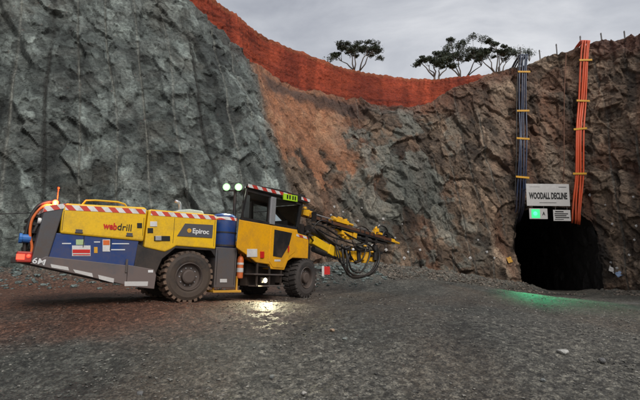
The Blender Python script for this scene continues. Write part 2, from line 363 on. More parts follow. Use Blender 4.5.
# pre-split half barrels down the grey face, fainter elsewhere
sp=1.45; ph=((A_+.25*vnoise(np.stack([A_*0,P[:,2]*.25,np.floor(A_/sp)*7.1],1),3))/sp)%1.0-.5;
hs=hsh(np.floor(A_/sp).astype(np.int64),np.zeros(len(A_),np.int64),np.zeros(len(A_),np.int64),4)
gro=np.exp(-(np.abs(ph)*sp/(.045+.03*(hs>.72)))**2)
rib=np.exp(-((np.abs(ph)-.5)*sp/.3)**2)
hs=hsh(np.floor(A_/sp).astype(np.int64),np.zeros(len(A_),np.int64),np.zeros(len(A_),np.int64),4)
patch=ss(-.25,.25,vnoise(P*.3+hs[:,None]*9,8))
midw=ss(8.5,9.5,T_)
D-=gro*(.15*wl*(.35+.65*patch)+.13*midw*patch)
D=np.where(S==0,D*(.55+.45*ss(0,.12,H)),D)
# soil (orange) zone weight, between the nose and the middle face, upper half
orange=ss(6.2,6.6,T_)*(1-ss(8.45,8.85,T_+.9*fbm(P*.6,6,61,.62)))*ss(.56,.64,H+.34*fbm(P*.45,6,62,.62)+.06*o2)*(S<=1)
D=D*(1-.72*orange)+orange*.16*fbm(P*np.array([2.2,2.2,1.0]),4,63)
soil=(S==2).astype(float)
rill=fbm(np.stack([A_*1.7,P[:,2]*.12,P[:,2]*0],1),4,71); rip=np.sin(A_*9.0+2*vnoise(P*.6,72))
Ds=.07*rill+.028*np.sin(A_*17)*ss(.3,.9,H)+.14*fbm(P*1.6,4,73)+.07*fbm(P*5,3,76)+.25*d0
edge=np.where(S==2,1-ss(0,.12,H),0)
D=np.where(S==2,Ds*(1-edge)+D*.6*edge,D)
D=np.where(S==3,.35*fbm(P*.5,4,74)*(1-.6*H)+.2*np.abs(fbm(P*1.5,3,75)),D)
D=np.where(S==1,D*.55,D)
n_=nn.reshape(-1,3).copy()
# blend normal across segment joints so that nothing folds
nb_=np.array([0,0,1.]); 
top=np.where(S==0,ss(.965,1,H),0)+np.where(S==1,1,0)+np.where(S==2,1-ss(0,.1,H),0)
hz=np.c_[n_[:,0],n_[:,1],np.zeros(len(n_))]; hz/=np.linalg.norm(hz,axis=1)[:,None]+1e-6
hz0=np.tile(hz.reshape(nr,nc,3)[nh//2],(nr,1))
nb2=hz0*.75+np.array([0,0,.65]); n_=n_*(1-top[:,None])+nb2*top[:,None]
top2=np.where(S==2,ss(.93,1,H),0)+np.where(S==3,1,0); n_=n_*(1-top2[:,None])+np.array([0,0,1.])*top2[:,None]
n_/=np.linalg.norm(n_,axis=1)[:,None]+1e-9
V=P+n_*D[:,None]
crest_rag=fbm(P*.5,3,90)*.5*ss(.8,1,H)*(S==0)+fbm(P*.5,3,90)*.5*(S==1)
V[:,2]+=crest_rag*(1-.0)
# colours ------------------------------------------------------------
def c3(a): return np.array(a)[None,:]
m1=ss(-.35,.45,fbm(P*.55,4,101))[:,None]; m2=ss(-.1,.5,fbm(P*1.3+5,4,102))[:,None]; m3=ss(.05,.45,fbm(P*.8+15,4,103))[:,None]
blk=(o2*.5+.5)[:,None]; blk3=(o3*.5+.5)[:,None]
grey=c3((.104,.124,.117))*(1-m1)+c3((.245,.284,.266))*m1
grey=grey*(.5+.85*blk)*(.5+.9*blk3)*(.85+.35*m2)
fl=ss(.05,.5,fol)[:,None]; grey=grey*(1-.35*fl)+c3((.25,.27,.25))*.35*fl
grey=grey*(1-.30*m3)+c3((.115,.10,.075))*.30*m3
lowmoss=(1-ss(.0,.35,H))[:,None]; grey=grey*(1-.35*lowmoss)+grey*c3((.85,1.0,.82))*.35*lowmoss
stain=ss(.15,.55,fbm(np.stack([A_*.8,P[:,2]*.09,P[:,2]*0+3],1),4,104))[:,None]
grey=grey*(1-.42*stain)
brown=c3((.115,.078,.052))*(1-m1)+c3((.27,.19,.13))*m1
tan=c3((.42,.34,.26)); tw=(ss(.2,.65,blk[:,0]+.3*blk3[:,0]-.15)*ss(-.25,.4,fbm(P*.25+33,3,105)))[:,None]*ss(10.5,14.0,T_)[:,None]
brown=brown*(.5+.85*blk)*(.6+.7*blk3)
brown=brown*(1-.8*tw)+tan*(.75+.4*blk3)*.8*tw
rusty=ss(.1,.5,fbm(P*.45+70,4,106))[:,None]; brown=brown*(1-.45*rusty)+c3((.22,.095,.05))*.45*rusty
gg=c3((.17,.195,.175))*(.55+.7*blk); gw=(ss(7.6,8.4,T_)*(1-ss(10.4,12.0,T_))*ss(-.05,.12,fbm(P*.30+50,6,107,.62)+.10+.25*o2*.5-.22*ss(.75,1,H)))[:,None]
vst=ss(.05,.45,fbm(np.stack([A_*1.1,P[:,2]*.12,P[:,2]*0+9],1),4,121))[:,None]; brown=brown*(1-.5*vst); rv=ss(.12,.5,fbm(np.stack([A_*.7,P[:,2]*.10,P[:,2]*0+29],1),4,122))[:,None]; brown=brown*(1-.45*rv)+c3((.24,.10,.05))*.45*rv
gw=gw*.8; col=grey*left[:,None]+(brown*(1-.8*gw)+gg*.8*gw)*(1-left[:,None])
oc=c3((.36,.155,.075))*(1-m2)+c3((.46,.24,.13))*m2; og=orange[:,None]*(.65+.35*m1); col=col*(1-og)+oc*og
bandr=(np.where(S==0,ss(.90,.99,H+.04*fbm(P*.7,3,108)),0)*ss(4.5,9,T_)*(1-ss(13,14,T_)))[:,None]
col=col*(1-.6*bandr)+c3((.20,.075,.04))*.6*bandr
crk=(np.exp(-e2/.03)*.55+np.exp(-e1/.03)*.4+np.exp(-e3/.05)*.25)[:,None]; col=col*(1-.55*crk)
cap=(ss(.90,.93,H+.03*fbm(P*.9,4,130))*(1-ss(.965,.99,H))*ss(6.6,6.9,T_)*(1-ss(8.6,10,T_))*(S==0))[:,None]; col=col*(1-.75*cap)+c3((.04,.03,.027))*.75*cap      # mud and iron stain in the joints
lin=gro[:,None]*(wl*(.6+.4*patch)+.6*midw*patch*(1-wl))[:,None]; lc=np.where(hs[:,None]>.72,c3((.035,.035,.032)),c3((.33,.34,.31))); col=col*(1-.85*lin)+lc*.85*lin
sy=hh; reds=c3((.17,.034,.019))*(1-m1)+c3((.26,.055,.027))*m1
reds=reds*(.72+.38*ss(-.4,.5,rill)[:,None]); lay=ss(.2,.6,fbm(np.stack([A_*.1,P[:,2]*2.2,P[:,2]*0],1),3,110))[:,None]; reds=reds*c3((1.12,.95,.85))*(1-.4*lay)
topr=np.where(S==2,ss(.86,.98,H),0)[:,None]; reds=reds*(1-.3*topr)+c3((.33,.15,.07))*.3*topr
rw=(1-ss(12,13.2,T_))[:,None]
reds=reds*rw+brown*(1-rw)
bench=c3((.13,.06,.035))*(.6+.6*m1); bench=bench*rw+brown*(1-rw)
plat=c3((.16,.09,.05))*(1-m2)+c3((.10,.095,.05))*m2
col=np.where((S==2)[:,None],reds,col); col=np.where((S==1)[:,None],bench,col); col=np.where((S==3)[:,None],plat,col)
portal_dark=(T_>12)*(np.exp(-((P[:,0]-16.8)**2/18+(P[:,2]-1)**2/22))) ; col=col*(1-.62*portal_dark[:,None]*(S==0)[:,None])   # rock tone darker round the portal
capr=(ss(.90,.95,H+.03*fbm(P*.8,4,140))*ss(14.3,15.0,T_)*(S==0))[:,None]; col=col*(1-.75*capr)+c3((.11,.042,.028))*.75*capr
col=np.clip(col,.008,.8)
# portal opening
def inside(x,z,grow=0.):
    z0=-.9; hw=PHW+grow; sh=2.9; topz=5.45+grow
    a=np.abs(x-PCX-.08*np.sin(z*2.1)); w=hw*np.where(z<sh,1.0,np.sqrt(np.clip(1-((z-sh)/(topz-sh))**3.4,0,1)))
    return (a<w)&(z<topz)
F=gridfaces(nr,nc)
fc=V[F].mean(1); ft=T_[F[:,0]]; fs_=S[F[:,0]]
hole=inside(fc[:,0]+.10*vnoise(fc*1.7,200),fc[:,2]+.12*vnoise(fc*1.5,201))&(ft>11.5)&(ft<15)&(fs_==0)
rowi=F[:,0]//nc
a1=nh-1; a2=nh+nb-1; a3=nh+nb-1+nrd-1
def sub(name,sel,mat):
    f=F[sel]; u,inv=np.unique(f,return_inverse=True); return npmesh(name,V[u],inv.reshape(-1,4),mat,col[u],False,'structure')
ROCK=sub('rock_face',(rowi<a2)&~hole,'rock')
sub('red_soil_bank',(rowi>=a2)&(rowi<a3),'soil')
sub('plateau',(rowi>=a3),'soil')
# tunnel -------------------------------------------------------------
na,nt_=90,120
th=np.linspace(0,1,na); ox=[];oz=[]
for k in th:      # outline from left foot over crown to right foot
    a=math.pi*(1-k); cx=math.cos(a); sz=math.sin(a); ox.append(np.sign(cx)*abs(cx)**.55*(PHW+.22)); oz.append(-1.6+ (5.65+1.6)*abs(sz)**.5)
ox=np.array(ox);oz=np.array(oz)
tp=[];
for j in range(nt_):
    y=31.0+ (j/(nt_-1))**1.3*34; 
    yy=y+np.clip(oz,0,9)*.15*(1-j/(nt_-1)); tp.append(np.stack([PCX+ox+(y-31)*.16*(y-31)/34,yy+.12,oz-.10*np.clip(y-31,0,60)*1.0*(oz*0+1)*.6],1))
TP=np.array(tp).reshape(-1,3); o1t,p1t,e1t=facets(TP*1.0,301); c2=np.stack([np.full(len(TP),PCX),TP[:,1],np.full(len(TP),2.)],1); dr=c2-TP; dr[:,1]=0; dr/=np.linalg.norm(dr,axis=1)[:,None]
TPd=TP+dr*(.16*(o1t+p1t)-.05)[:,None]
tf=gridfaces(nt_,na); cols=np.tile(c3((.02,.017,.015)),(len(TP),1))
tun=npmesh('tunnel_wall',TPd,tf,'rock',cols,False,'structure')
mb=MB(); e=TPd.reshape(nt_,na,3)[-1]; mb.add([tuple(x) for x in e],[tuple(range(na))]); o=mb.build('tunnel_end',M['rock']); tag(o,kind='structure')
# ------------------------------------------------------------------ ground
ys=np.r_[-6,-3,-1,np.exp(np.linspace(math.log(1.0),math.log(37),820)),np.linspace(37.5,70,40)]
ratio=np.r_[np.linspace(-2.6,-1.0,60)[:-1],np.linspace(-1.0,1.0,760),np.linspace(1.0,2.6,60)[1:]]
yy=np.where(ys<1.2,1.2,ys); X=ratio[None,:]*(yy[:,None]+1.0); Y=np.repeat(ys[:,None],len(ratio),1)
X=np.clip(X,-34,34); toe=toe_dist(X,Y); Z=gz(X,Y,toe)
Pg=np.stack([X.ravel(),Y.ravel(),np.zeros(X.size)],1); toe=toe.ravel()
# wheel ruts sweep from the foreground into the portal
xr=Pg[:,0]-(-1.5+.0155*np.clip(Pg[:,1],0,40)**2*1.05)
rut=sum(np.exp(-((xr-c)/.28)**2) for c in (-6.2,-4.1,-1.9,.2,2.9,5.0))*.034*(.55+.45*vnoise(Pg*.5,431))
rough=.018*fbm(Pg*1.3,4,401)+.016*fbm(Pg*5,3,402)
og_,pg_,eg_=facets(Pg*np.array([14,14,1.]),403); og2,pg2,eg2=facets(Pg*np.array([36,36,1.]),404)
near=np.exp(-np.clip(Pg[:,1]-3,0,99)/9)
Zf=Z.ravel()+rough-rut+ .008*np.maximum(og_,-.2)*np.minimum(eg_*3,1)+.0035*og2*near+ np.exp(-(toe/1.1)**2)*.18*np.maximum(facets(Pg*np.array([3.2,3.2,1]),405)[0],0)
mud=(ss(.2,-.9,Pg[:,0]+0*Pg[:,1]) if False else 1-ss(-3.2,.8,Pg[:,0]))*ss(6.7,8.9,Pg[:,1]+1.8*fbm(Pg*.55,5,410,.6))
c1=ss(-.4,.4,fbm(Pg*.35,4,411))[:,None]; cb=(og_*.5+.5)[:,None]
gcol=(c3((.060,.064,.060))*(1-c1)+c3((.108,.107,.097))*c1)*(.4+1.15*cb)
brn=ss(0,.5,fbm(Pg*np.array([.5,.22,1]),3,412))[:,None]; gcol=gcol*(1-.35*brn)+c3((.095,.068,.048))*.35*brn
gcol=gcol*(1-.85*mud[:,None])+c3((.125,.052,.031))*(.6+.6*cb)*.85*mud[:,None]
apr=np.exp(-(toe/1.3)**2)[:,None]*.8; rr_=hsh(np.floor(Pg[:,0]*2).astype(np.int64),np.floor(Pg[:,1]*2).astype(np.int64),np.zeros(len(Pg),np.int64),5)[:,None]
gcol=gcol*(1-apr)+c3((.10,.10,.09))*(.6+.7*cb)*apr
pale=(np.exp(-(((Pg[:,0]-14.6)/1.5)**2+((Pg[:,1]-20.7)/1.6)**2))*ss(-.3,.2,fbm(Pg*1.1,3,431)))[:,None]; gcol=gcol*(1-.7*pale)+c3((.23,.24,.24))*.7*pale
gcol=gcol*1.02*(1-.48*(rut/.034)[:,None].clip(0,1)+.10*ss(.0,.5,fbm(Pg*np.array([1.2,.12,1]),3,432))[:,None])
Vg=np.stack([Pg[:,0],Pg[:,1],Zf],1)
npmesh('ground',Vg,gridfaces(len(ys),len(ratio)),'gravel',gcol,False,'structure')
# far sheet below, out to the horizon
gx=np.linspace(-600,600,61); XX,YY=np.meshgrid(gx,gx); npmesh('far_ground',np.stack([XX.ravel(),YY.ravel(),np.full(XX.size,-2.6)],1),gridfaces(61,61),'gravel',np.tile(c3((.09,.085,.07)),(XX.size,1)),False,'structure')
# ------------------------------------------------------------------ loose gravel (one mass) and individual stones
def stones(cx,cy,cz,sz,seed,colr):
    n=len(cx); r=np.random.default_rng(seed)
    base=np.array([[1,0,0],[0,1,0],[-1,0,0],[0,-1,0],[0,0,1],[0,0,-1],[.6,.6,.55],[-.6,.6,.55],[-.6,-.6,.55],[.6,-.6,.55]],float)
    tri=np.array([[0,6,9],[0,1,6],[1,7,6],[1,2,7],[2,8,7],[2,3,8],[3,9,8],[3,0,9],[4,6,7],[4,7,8],[4,8,9],[4,9,6],[5,1,0],[5,2,1],[5,3,2],[5,0,3]])
    v=base[None]*(1+.5*(r.random((n,10,1))-.5)); v[:,4]*=.75
    sc=sz[:,None]*np.stack([.7+.8*r.random(n),.6+.5*r.random(n),.45+.35*r.random(n)],1); v=v*sc[:,None,:]
    a=r.random(n)*6.28; ca,sa=np.cos(a)[:,None],np.sin(a)[:,None]; x=v[:,:,0]*ca-v[:,:,1]*sa; y=v[:,:,0]*sa+v[:,:,1]*ca
    v=np.stack([x+cx[:,None],y+cy[:,None],v[:,:,2]*(1.0 if seed==1 else 1.5)+(cz+sz*.12)[:,None]],2)
    f=tri[None]+10*np.arange(n)[:,None,None]; return v.reshape(-1,3),f.reshape(-1,3),np.repeat(colr,10,0)
def surf(x,y): return gz(x,y)
n=52000; u=rng.random(n); yy=1.3*np.exp(u*math.log(26/1.3)); xx=(rng.random(n)*2-1)*1.0*(yy+1.5); 
ok=(np.abs(xx)<18)&(gz0(xx,yy)>-3); xx,yy=xx[ok],yy[ok]; n=len(xx)
pk=fbm(np.stack([xx*.8,yy*.8,yy*0],1),3,500); ok=rng.random(n)<(.45+.9*pk.clip(-.5,.6)); xx,yy=xx[ok],yy[ok]; n=len(xx)
sz=(.006+.012*rng.random(n)**2.2)*(1+yy*.05); big=rng.random(n)<.006; sz=np.where(big,sz*2.0,sz)
tint=rng.random((n,1)); cc=(c3((.05,.052,.05))*(1-tint)+c3((.30,.29,.26))*tint)*(.6+.6*rng.random((n,1)));
mu=(1-ss(-3.2,.8,xx))*ss(6.9,8.6,yy); cc=cc*(1-.6*mu[:,None])+c3((.13,.07,.045))*.6*mu[:,None]
v,f,c_=stones(xx,yy,surf(xx,yy)-.004,sz,1,cc); o=npmesh('gravel',v,f,'stone',c_,False,'stuff')
# rubble along the toe (uncountable small pieces)
n=5200; k=rng.integers(120,780,n); nrm=np.gradient(BL,axis=0); nrm=np.stack([nrm[:,1],-nrm[:,0]],1); nrm/=np.linalg.norm(nrm,axis=1)[:,None]
off=np.abs(rng.normal(0,1.1,n))+.05; xx=BL[k,0]+nrm[k,0]*off; yy=BL[k,1]+nrm[k,1]*off
ok=~((np.abs(xx-PCX)<PHW)&(yy>29.0)); xx,yy,off=xx[ok],yy[ok],off[ok]; n=len(xx)
sz=(.03+.09*rng.random(n)**2.5); tint=rng.random((n,1)); lf=(xx<3)[:,None]
cc=np.where(lf,c3((.10,.125,.12))*(.6+.9*tint),c3((.13,.11,.09))*(.5+1.1*tint))
v,f,c_=stones(xx,yy,surf(xx,yy),sz,2,cc); npmesh('rubble',v,f,'stone',c_,False,'stuff')
def rock_piece(name,x,y,s,seed,colr):
    r=np.random.default_rng(seed); bm=bmesh.new(); bmesh.ops.create_icosphere(bm,subdivisions=2,radius=1)
    pts=np.array([v.co[:] for v in bm.verts]); fs=np.array([[v.index for v in f.verts] for f in bm.faces]); bm.free()
    for _ in range(7):
        d=r.normal(size=3); d/=np.linalg.norm(d); h=.45+.35*r.random(); dd=pts@d; pts=pts-np.maximum(dd-h,0)[:,None]*d
    pts=pts*np.array([1,.75+.2*r.random(),.6])*s; a=r.random()*6.28; R=np.array([[math.cos(a),-math.sin(a),0],[math.sin(a),math.cos(a),0],[0,0,1]]); pts=pts@R.T
    o=npmesh(name,pts,fs,'stone',np.tile(c3(colr),(len(pts),1))); o.location=(x,y,gzs(x,y)+s*.3); return o
def gpx(px,py):
    """ground point under a picture point (marches the ray onto the terrain)"""
    r=ray(px,py); o=Vector((0,0,CZ)); tt=2.0
    while tt<45:
        p=o+r*tt
        if p.z<gzs(p.x,p.y): break
        tt+=.1
    return p
for (px,py,s,cl,lb) in [(543,383,.045,(.16,.17,.17),'bluish grey fist-sized stone in the bottom right foreground gravel'),
    (563,354,.09,(.42,.42,.40),'flat pale stone on the gravel right of centre foreground'),
    (305,397,.05,(.36,.35,.33),'pale chip at the bottom edge of the foreground gravel'),
    (332,333,.06,(.28,.20,.14),'tan flat stone alone on the gravel below the front wheel'),
    (345,341,.05,(.17,.19,.18),'grey stone beside the tan one in the foreground gravel'),
    (272,380,.05,(.14,.15,.15),'dark grey stone standing proud at lower middle gravel'),
    (602,362,.07,(.13,.13,.13),'dark grey stone near the right edge of the gravel floor'),
    (140,396,.05,(.12,.12,.12),'dark stone at bottom left of the gravel floor')]:
    p=gpx(px,py); tag(rock_piece('stone',p.x,p.y,s,int(px*7+py),cl),lb,'stone','single stones lying on the gravel')
# ------------------------------------------------------------------ things on the rock face
bvh=BVHTree.FromObject(ROCK,bpy.context.evaluated_depsgraph_get())
def hit(px,py):
    o=Vector((0,0,CZ)); d=ray(px,py).normalized(); loc,nm,i,ds=bvh.ray_cast(o,d)
    return loc,nm
def hang(x,z,y0=20):
    loc,nm,i,ds=bvh.ray_cast(Vector((x,y0,z)),Vector((0,1,0))); return loc
# rock bolt plates
plate_me=None
bp=[(331,215),(343,212),(358,221),(379,226),(383,219),(402,224),(386,250),(408,252),(404,258),(340,233),(362,208),(334,207),(395,238),(372,246),
 (487,252),(494,258),(605,205),(633,197),(612,224),(636,226),(634,240),(611,262),(617,268),(590,195),(629,255),(478,240),(470,258),(420,250)]
side=lambda px: 'left of the portal' if px<500 else 'right of the portal'
k=0
for i,(px,py) in enumerate(bp):
    loc,nm=hit(px,py)
    if loc is None: continue
    if nm.y>0: nm=-nm
    nm=(nm+Vector((0,-1.2,.1))).normalized()
    r=empty('rock_bolt'); Q=nm.to_track_quat('Z','Y').to_matrix().to_4x4(); r.matrix_world=Matrix.Translation(loc+nm*.03)@Q@Matrix.Rotation(random.random()*1.5,4,'Z')
    s=random.uniform(.05,.09)
    mb=MB(); mb.box((-s,-s,0),(s,s,.012)); mb.box((-s*.5,-s*.5,.012),(s*.5,s*.5,.03)); mb.build('plate','white',r,bevel=.004)
    mb=MB(); mb.tube([(0,0,.03),(0,0,.13)],.018,6); mb.build('bolt','silver',r)
    tag(r,'small pale square bolt plate pinned to the rock wall '+('left of the tunnel portal' if px<500 else 'right of the tunnel portal'),'rock bolt','rock bolt plates '+side(px))
# ------------------------------------------------------------------ pipe bundles
def drape(pxs,offx,r,lift):
    pts=[]
    for px,py,d in pxs: pts.append((px,py,d))
    return pts
def bundle(name,path,n,gap,rad,mat,straps,label,cat,bottom=None):
    """path: picture points down the wall -> world points resting on the rock"""
    root=None; ctr=[]
    m=60
    ts=np.linspace(0,len(path)-1,m); pa=catmull(np.array(path,float),ts)
    for px,py in pa:
        ctr.append((px,py))
    cols=[]
    w=[]
    for px,py in ctr:
        loc,nm=hit(px,py); w.append(loc.y if loc is not None else None)
    # smooth distance so pipes hang straight over the humps
    good=[a for a in w if a]; 
    w=[a if a else good[0 if i<m/2 else -1] for i,a in enumerate(w)]
    sm=[min(w[max(0,i-7):i+8])-.16 for i in range(m)]; sm=[sum(sm[max(0,i-5):i+6])/len(sm[max(0,i-5):i+6]) for i in range(m)]
    P0=[W(px,py,sm[i]) for i,(px,py) in enumerate(ctr)]
    root=empty(name,P0[-1]); inv=Matrix.Translation(-P0[-1])
    up=[P0[0]+Vector((.05,.35,.18)),P0[0]+Vector((.1,1.0,.1)),P0[0]+Vector((.15,2.4,-.35))][::-1]
    for k in range(n):
        o=(k-(n-1)/2)*gap; wob=random.uniform(-.03,.03)
        pts=[p+Vector((o*(1.0+.25*math.sin(j*.13+k)) ,wob*math.sin(j*.2),0)) for j,p in enumerate(up+P0)]
        if bottom: pts+= [pts[-1]+Vector(b)*(1+.06*k) for b in bottom]
        mb=MB(); mb.tube([inv@p for p in pts],rad*random.uniform(.85,1.1),8); mb.build('pipe',mat,root,smooth=True)
    for sy in straps:
        i=min(range(m),key=lambda j:abs(ctr[j][1]-sy)); c=inv@P0[i]; hw=(n-1)/2*gap+rad+.16
        tl=random.uniform(-.05,.05)
        mb=MB(); mb.bar(c+Vector((-hw,-rad-.03,tl)),c+Vector((hw,-rad-.03,-tl)),.03,.14,(0,0,1)); mb.build('strap','strap',root,bevel=.006)
    tag(root,label,cat); return root
bundle('cable_bundle',[(524.5,55),(523.5,74),(522.5,110),(522.5,140),(522,178),(521,208)],4,.17,.062,'bpipe',[73,110,139,177],
  'dark blue pipes with yellow straps running down the rock left of the portal sign','pipe bundle',[(-.05,.1,-.3),(-.1,.4,-.7),(-.1,1.0,-.9)])
bundle('cable_bundle',[(586.5,41),(585,60),(582.5,100),(579.5,131),(579,175),(578,196),(577,214)],4,.17,.065,'opipe',[60,102,131,175],
  'bright orange pipes with yellow straps running down the rock right of the portal sign','pipe bundle',[(0,.05,-.30),(0,.12,-.62)])
bundle('hose',[(566,53),(564.5,90),(564,140),(564,170),(563,183)],1,.1,.035,'rust',[],'single thin reddish brown hose hanging down the wall above the portal sign','hose')
bundle('hose',[(518.5,58),(517,90),(516.5,140),(515.5,180),(515,205)],1,.1,.03,'hose',[],'single thin black hose hanging just left of the dark blue pipe bundle','hose')
# long thin cable along the grey face
pts=[]
for px in range(-60,300,6):
    py=214-.6*math.sin(px*.05)*1.5-(px*.008); loc,nm=hit(px,py)
    pts.append(loc)
pts=[p for p in pts if p]; ysm=[min(a.y for a in pts[max(0,i-3):i+4])-.10 for i in range(len(pts))]
pts=[Vector((p.x*ysm[i]/p.y,ysm[i],CZ+(p.z-CZ)*ysm[i]/p.y)) for i,p in enumerate(pts)]
mb=MB(); mb.tube(pts,.022,6); tag(mb.build('cable','hose',smooth=True),'thin dark cable strung along the grey-green rock wall behind the drill rig','cable')
# ------------------------------------------------------------------ crest posts
for i,(px,y0,y1) in enumerate([(522,47,60),(541,50,60),(558,44,58),(581,36,48),(603.5,33,46),(626,31,42),(500,55,68)]):
    loc,nm=hit(px,y1+5); d=(loc.y if loc else 33)+.9
    a=W(px,y1+8,d); b=W(px,y0,d); lean=random.uniform(-.08,.08)
    root=empty('fence_post',a); h=b.z-a.z
    mb=MB(); mb.bar((0,0,0),(lean,0,h),.07,.07,(0,1,0)); mb.build('post','post',root)
    mb=MB(); mb.bar((lean-.06,0,h-.12),(lean+.06,0,h-.12),.03,.05); mb.build('wire_clip','post',root)
    lb=['thin steel post on the crest just above the dark blue pipe bundle','short steel post on the crest, second left of the thin brown hose','taller steel post on the crest left of the thin brown hose top',
        'thin steel post on the crest directly above the orange pipe bundle','thin steel post on the crest, first right of the orange pipe bundle','rightmost thin steel post on the crest near the picture corner','short steel post on the crest left of the dark blue pipe bundle'][i]
    tag(root,lb,'post','steel posts along the crest')
# ------------------------------------------------------------------ portal signs
SY=31.0
def signpt(px,py): return W(px,py,SY)
def sign(name,px0,py0,px1,py1,th=.03):
    a=signpt(px0,py1); b=signpt(px1,py0); c=(a+b)/2; w=b.x-a.x; h=b.z-a.z; root=empty(name,(c.x,SY,c.z)); root.rotation_euler=(0,R_(.6),0)
    mb=MB(); mb.box((-w/2,-th,-h/2),(w/2,0,h/2)); p=mb.build('sign_board','white',root,bevel=.006); return root,w,h,p
TX=Matrix.Rotation(math.pi/2,4,'X')
def lines(parent,items,mat='ink'):
    for x0,z0,x1,z1 in items:
        mb=MB(); mb.box((x0,-.036,z0),(x1,-.0315,z1)); mb.build('small_print',mat,parent)
r,w,h,p=sign('portal_sign',527,184,568.5,206)
mb=MB(); text(mb,'WOODALL DECLINE',.60,Matrix.Identity(4),1,.028); xs=[v.x for v in mb.v]; k_=2.62/(max(xs)-min(xs)); x0=(max(xs)+min(xs))/2
mb.v=[Matrix.Translation((0,-.034,-.09))@TX@Vector(((v.x-x0)*k_,v.y,v.z)) for v in mb.v]; mb.build('lettering','ink',p)
lines(p,[(-1.25,.545,-.55,.56),(.75,.53,1.28,.565),(-.62,-.56,.55,-.53)])
mb=MB(); 
for sx in (-1.2,0,1.2):
    for sz in (.5,-.5): mb.bar((sx,.0,sz),(sx,1.7,sz),.05,.05)
mb.bar((-1.35,.03,.45),(1.35,.03,.45),.05,.06); mb.bar((-1.35,.03,-.5),(1.35,.03,-.5),.05,.06); mb.build('bracket','post',r)
tag(r,'large white board reading WOODALL DECLINE above the tunnel portal','sign')
r,w,h,p=sign('signal_board',529.5,208.5,547,219)
mb=MB(); mb.lathe([(.0,-.075),(.10,-.075),(.145,-.05),(.15,-.03),(.15,0)],20,Matrix.Translation((-.22,0,.0))); mb.build('green_lamp','green',r); mb=MB(); mb.box((-.48,-.036,-.30),(.10,-.0315,.30)); mb.build('lit_panel','greenpanel',p)
mb=MB(); text(mb,'A',.34,Matrix.Translation((.36,-.033,0))@TX,.8,.01); mb.build('lettering','ink',p)
[MB().bar((sx,.03,.3),(sx,.03,.75),.03,.03,(0,1,0)).build('hanger','post',r) for sx in (-.4,.4)]
tag(r,'small white board with a glowing green signal lamp, hung under the portal sign','signal light'); GL=r
r,w,h,p=sign('notice_board',553.5,210,570,221)
lines(p,[(-.45,.22,.12,.30),(-.5,.08,.42,.15),(-.5,-.05,.30,.02),(-.46,-.18,.48,-.11),(-.5,-.30,.1,-.25)])
[MB().bar((sx,.03,.3),(sx,.03,.75),.03,.03,(0,1,0)).build('hanger','post',r) for sx in (-.4,.4)]
tag(r,'small white notice with lines of black print, hung right under the portal sign','sign')
# debris right of the portal
for (px,py,sx,sz,ml,lb) in [(612,270,.28,.2,'white','crumpled white sheet on the rocks right of the portal'),(618,274,.2,.16,'bluelabel','small pale blue panel beside the crumpled white sheet right of the portal'),(509,260,.16,.2,'strap','small yellow marker pinned to the rock left of the portal')]:
    if ml=='bluelabel': M['bluelabel']=paint('pale_blue',(.25,.38,.6),.5,dirt=.3)
    loc,nm=hit(px,py)
    if loc is None: continue
    root=Matrix.Translation(loc+Vector((0,-.12,0)))@Matrix.Rotation(random.uniform(-.6,.6),4,'Y')@Matrix.Rotation(-.4,4,'X')
    mb=MB(); nx=5
    vs=[((i/nx-.5)*sx*2,random.uniform(-.03,.03),(j/nx-.5)*sz*2+random.uniform(-.03,.03)) for j in range(nx+1) for i in range(nx+1)]
    vs2=[(a,b+.015,c) for a,b,c in vs]; q=(nx+1)**2
    fs=[(j*(nx+1)+i,j*(nx+1)+i+1,(j+1)*(nx+1)+i+1,(j+1)*(nx+1)+i) for j in range(nx) for i in range(nx)]
    mb.add(vs+vs2,fs+[tuple(q+a for a in f[::-1]) for f in fs]); o=mb.build('marker' if ml=='strap' else 'sheet',ml); o.matrix_world=root; tag(o,lb,'marker' if ml=='strap' else 'sheet')
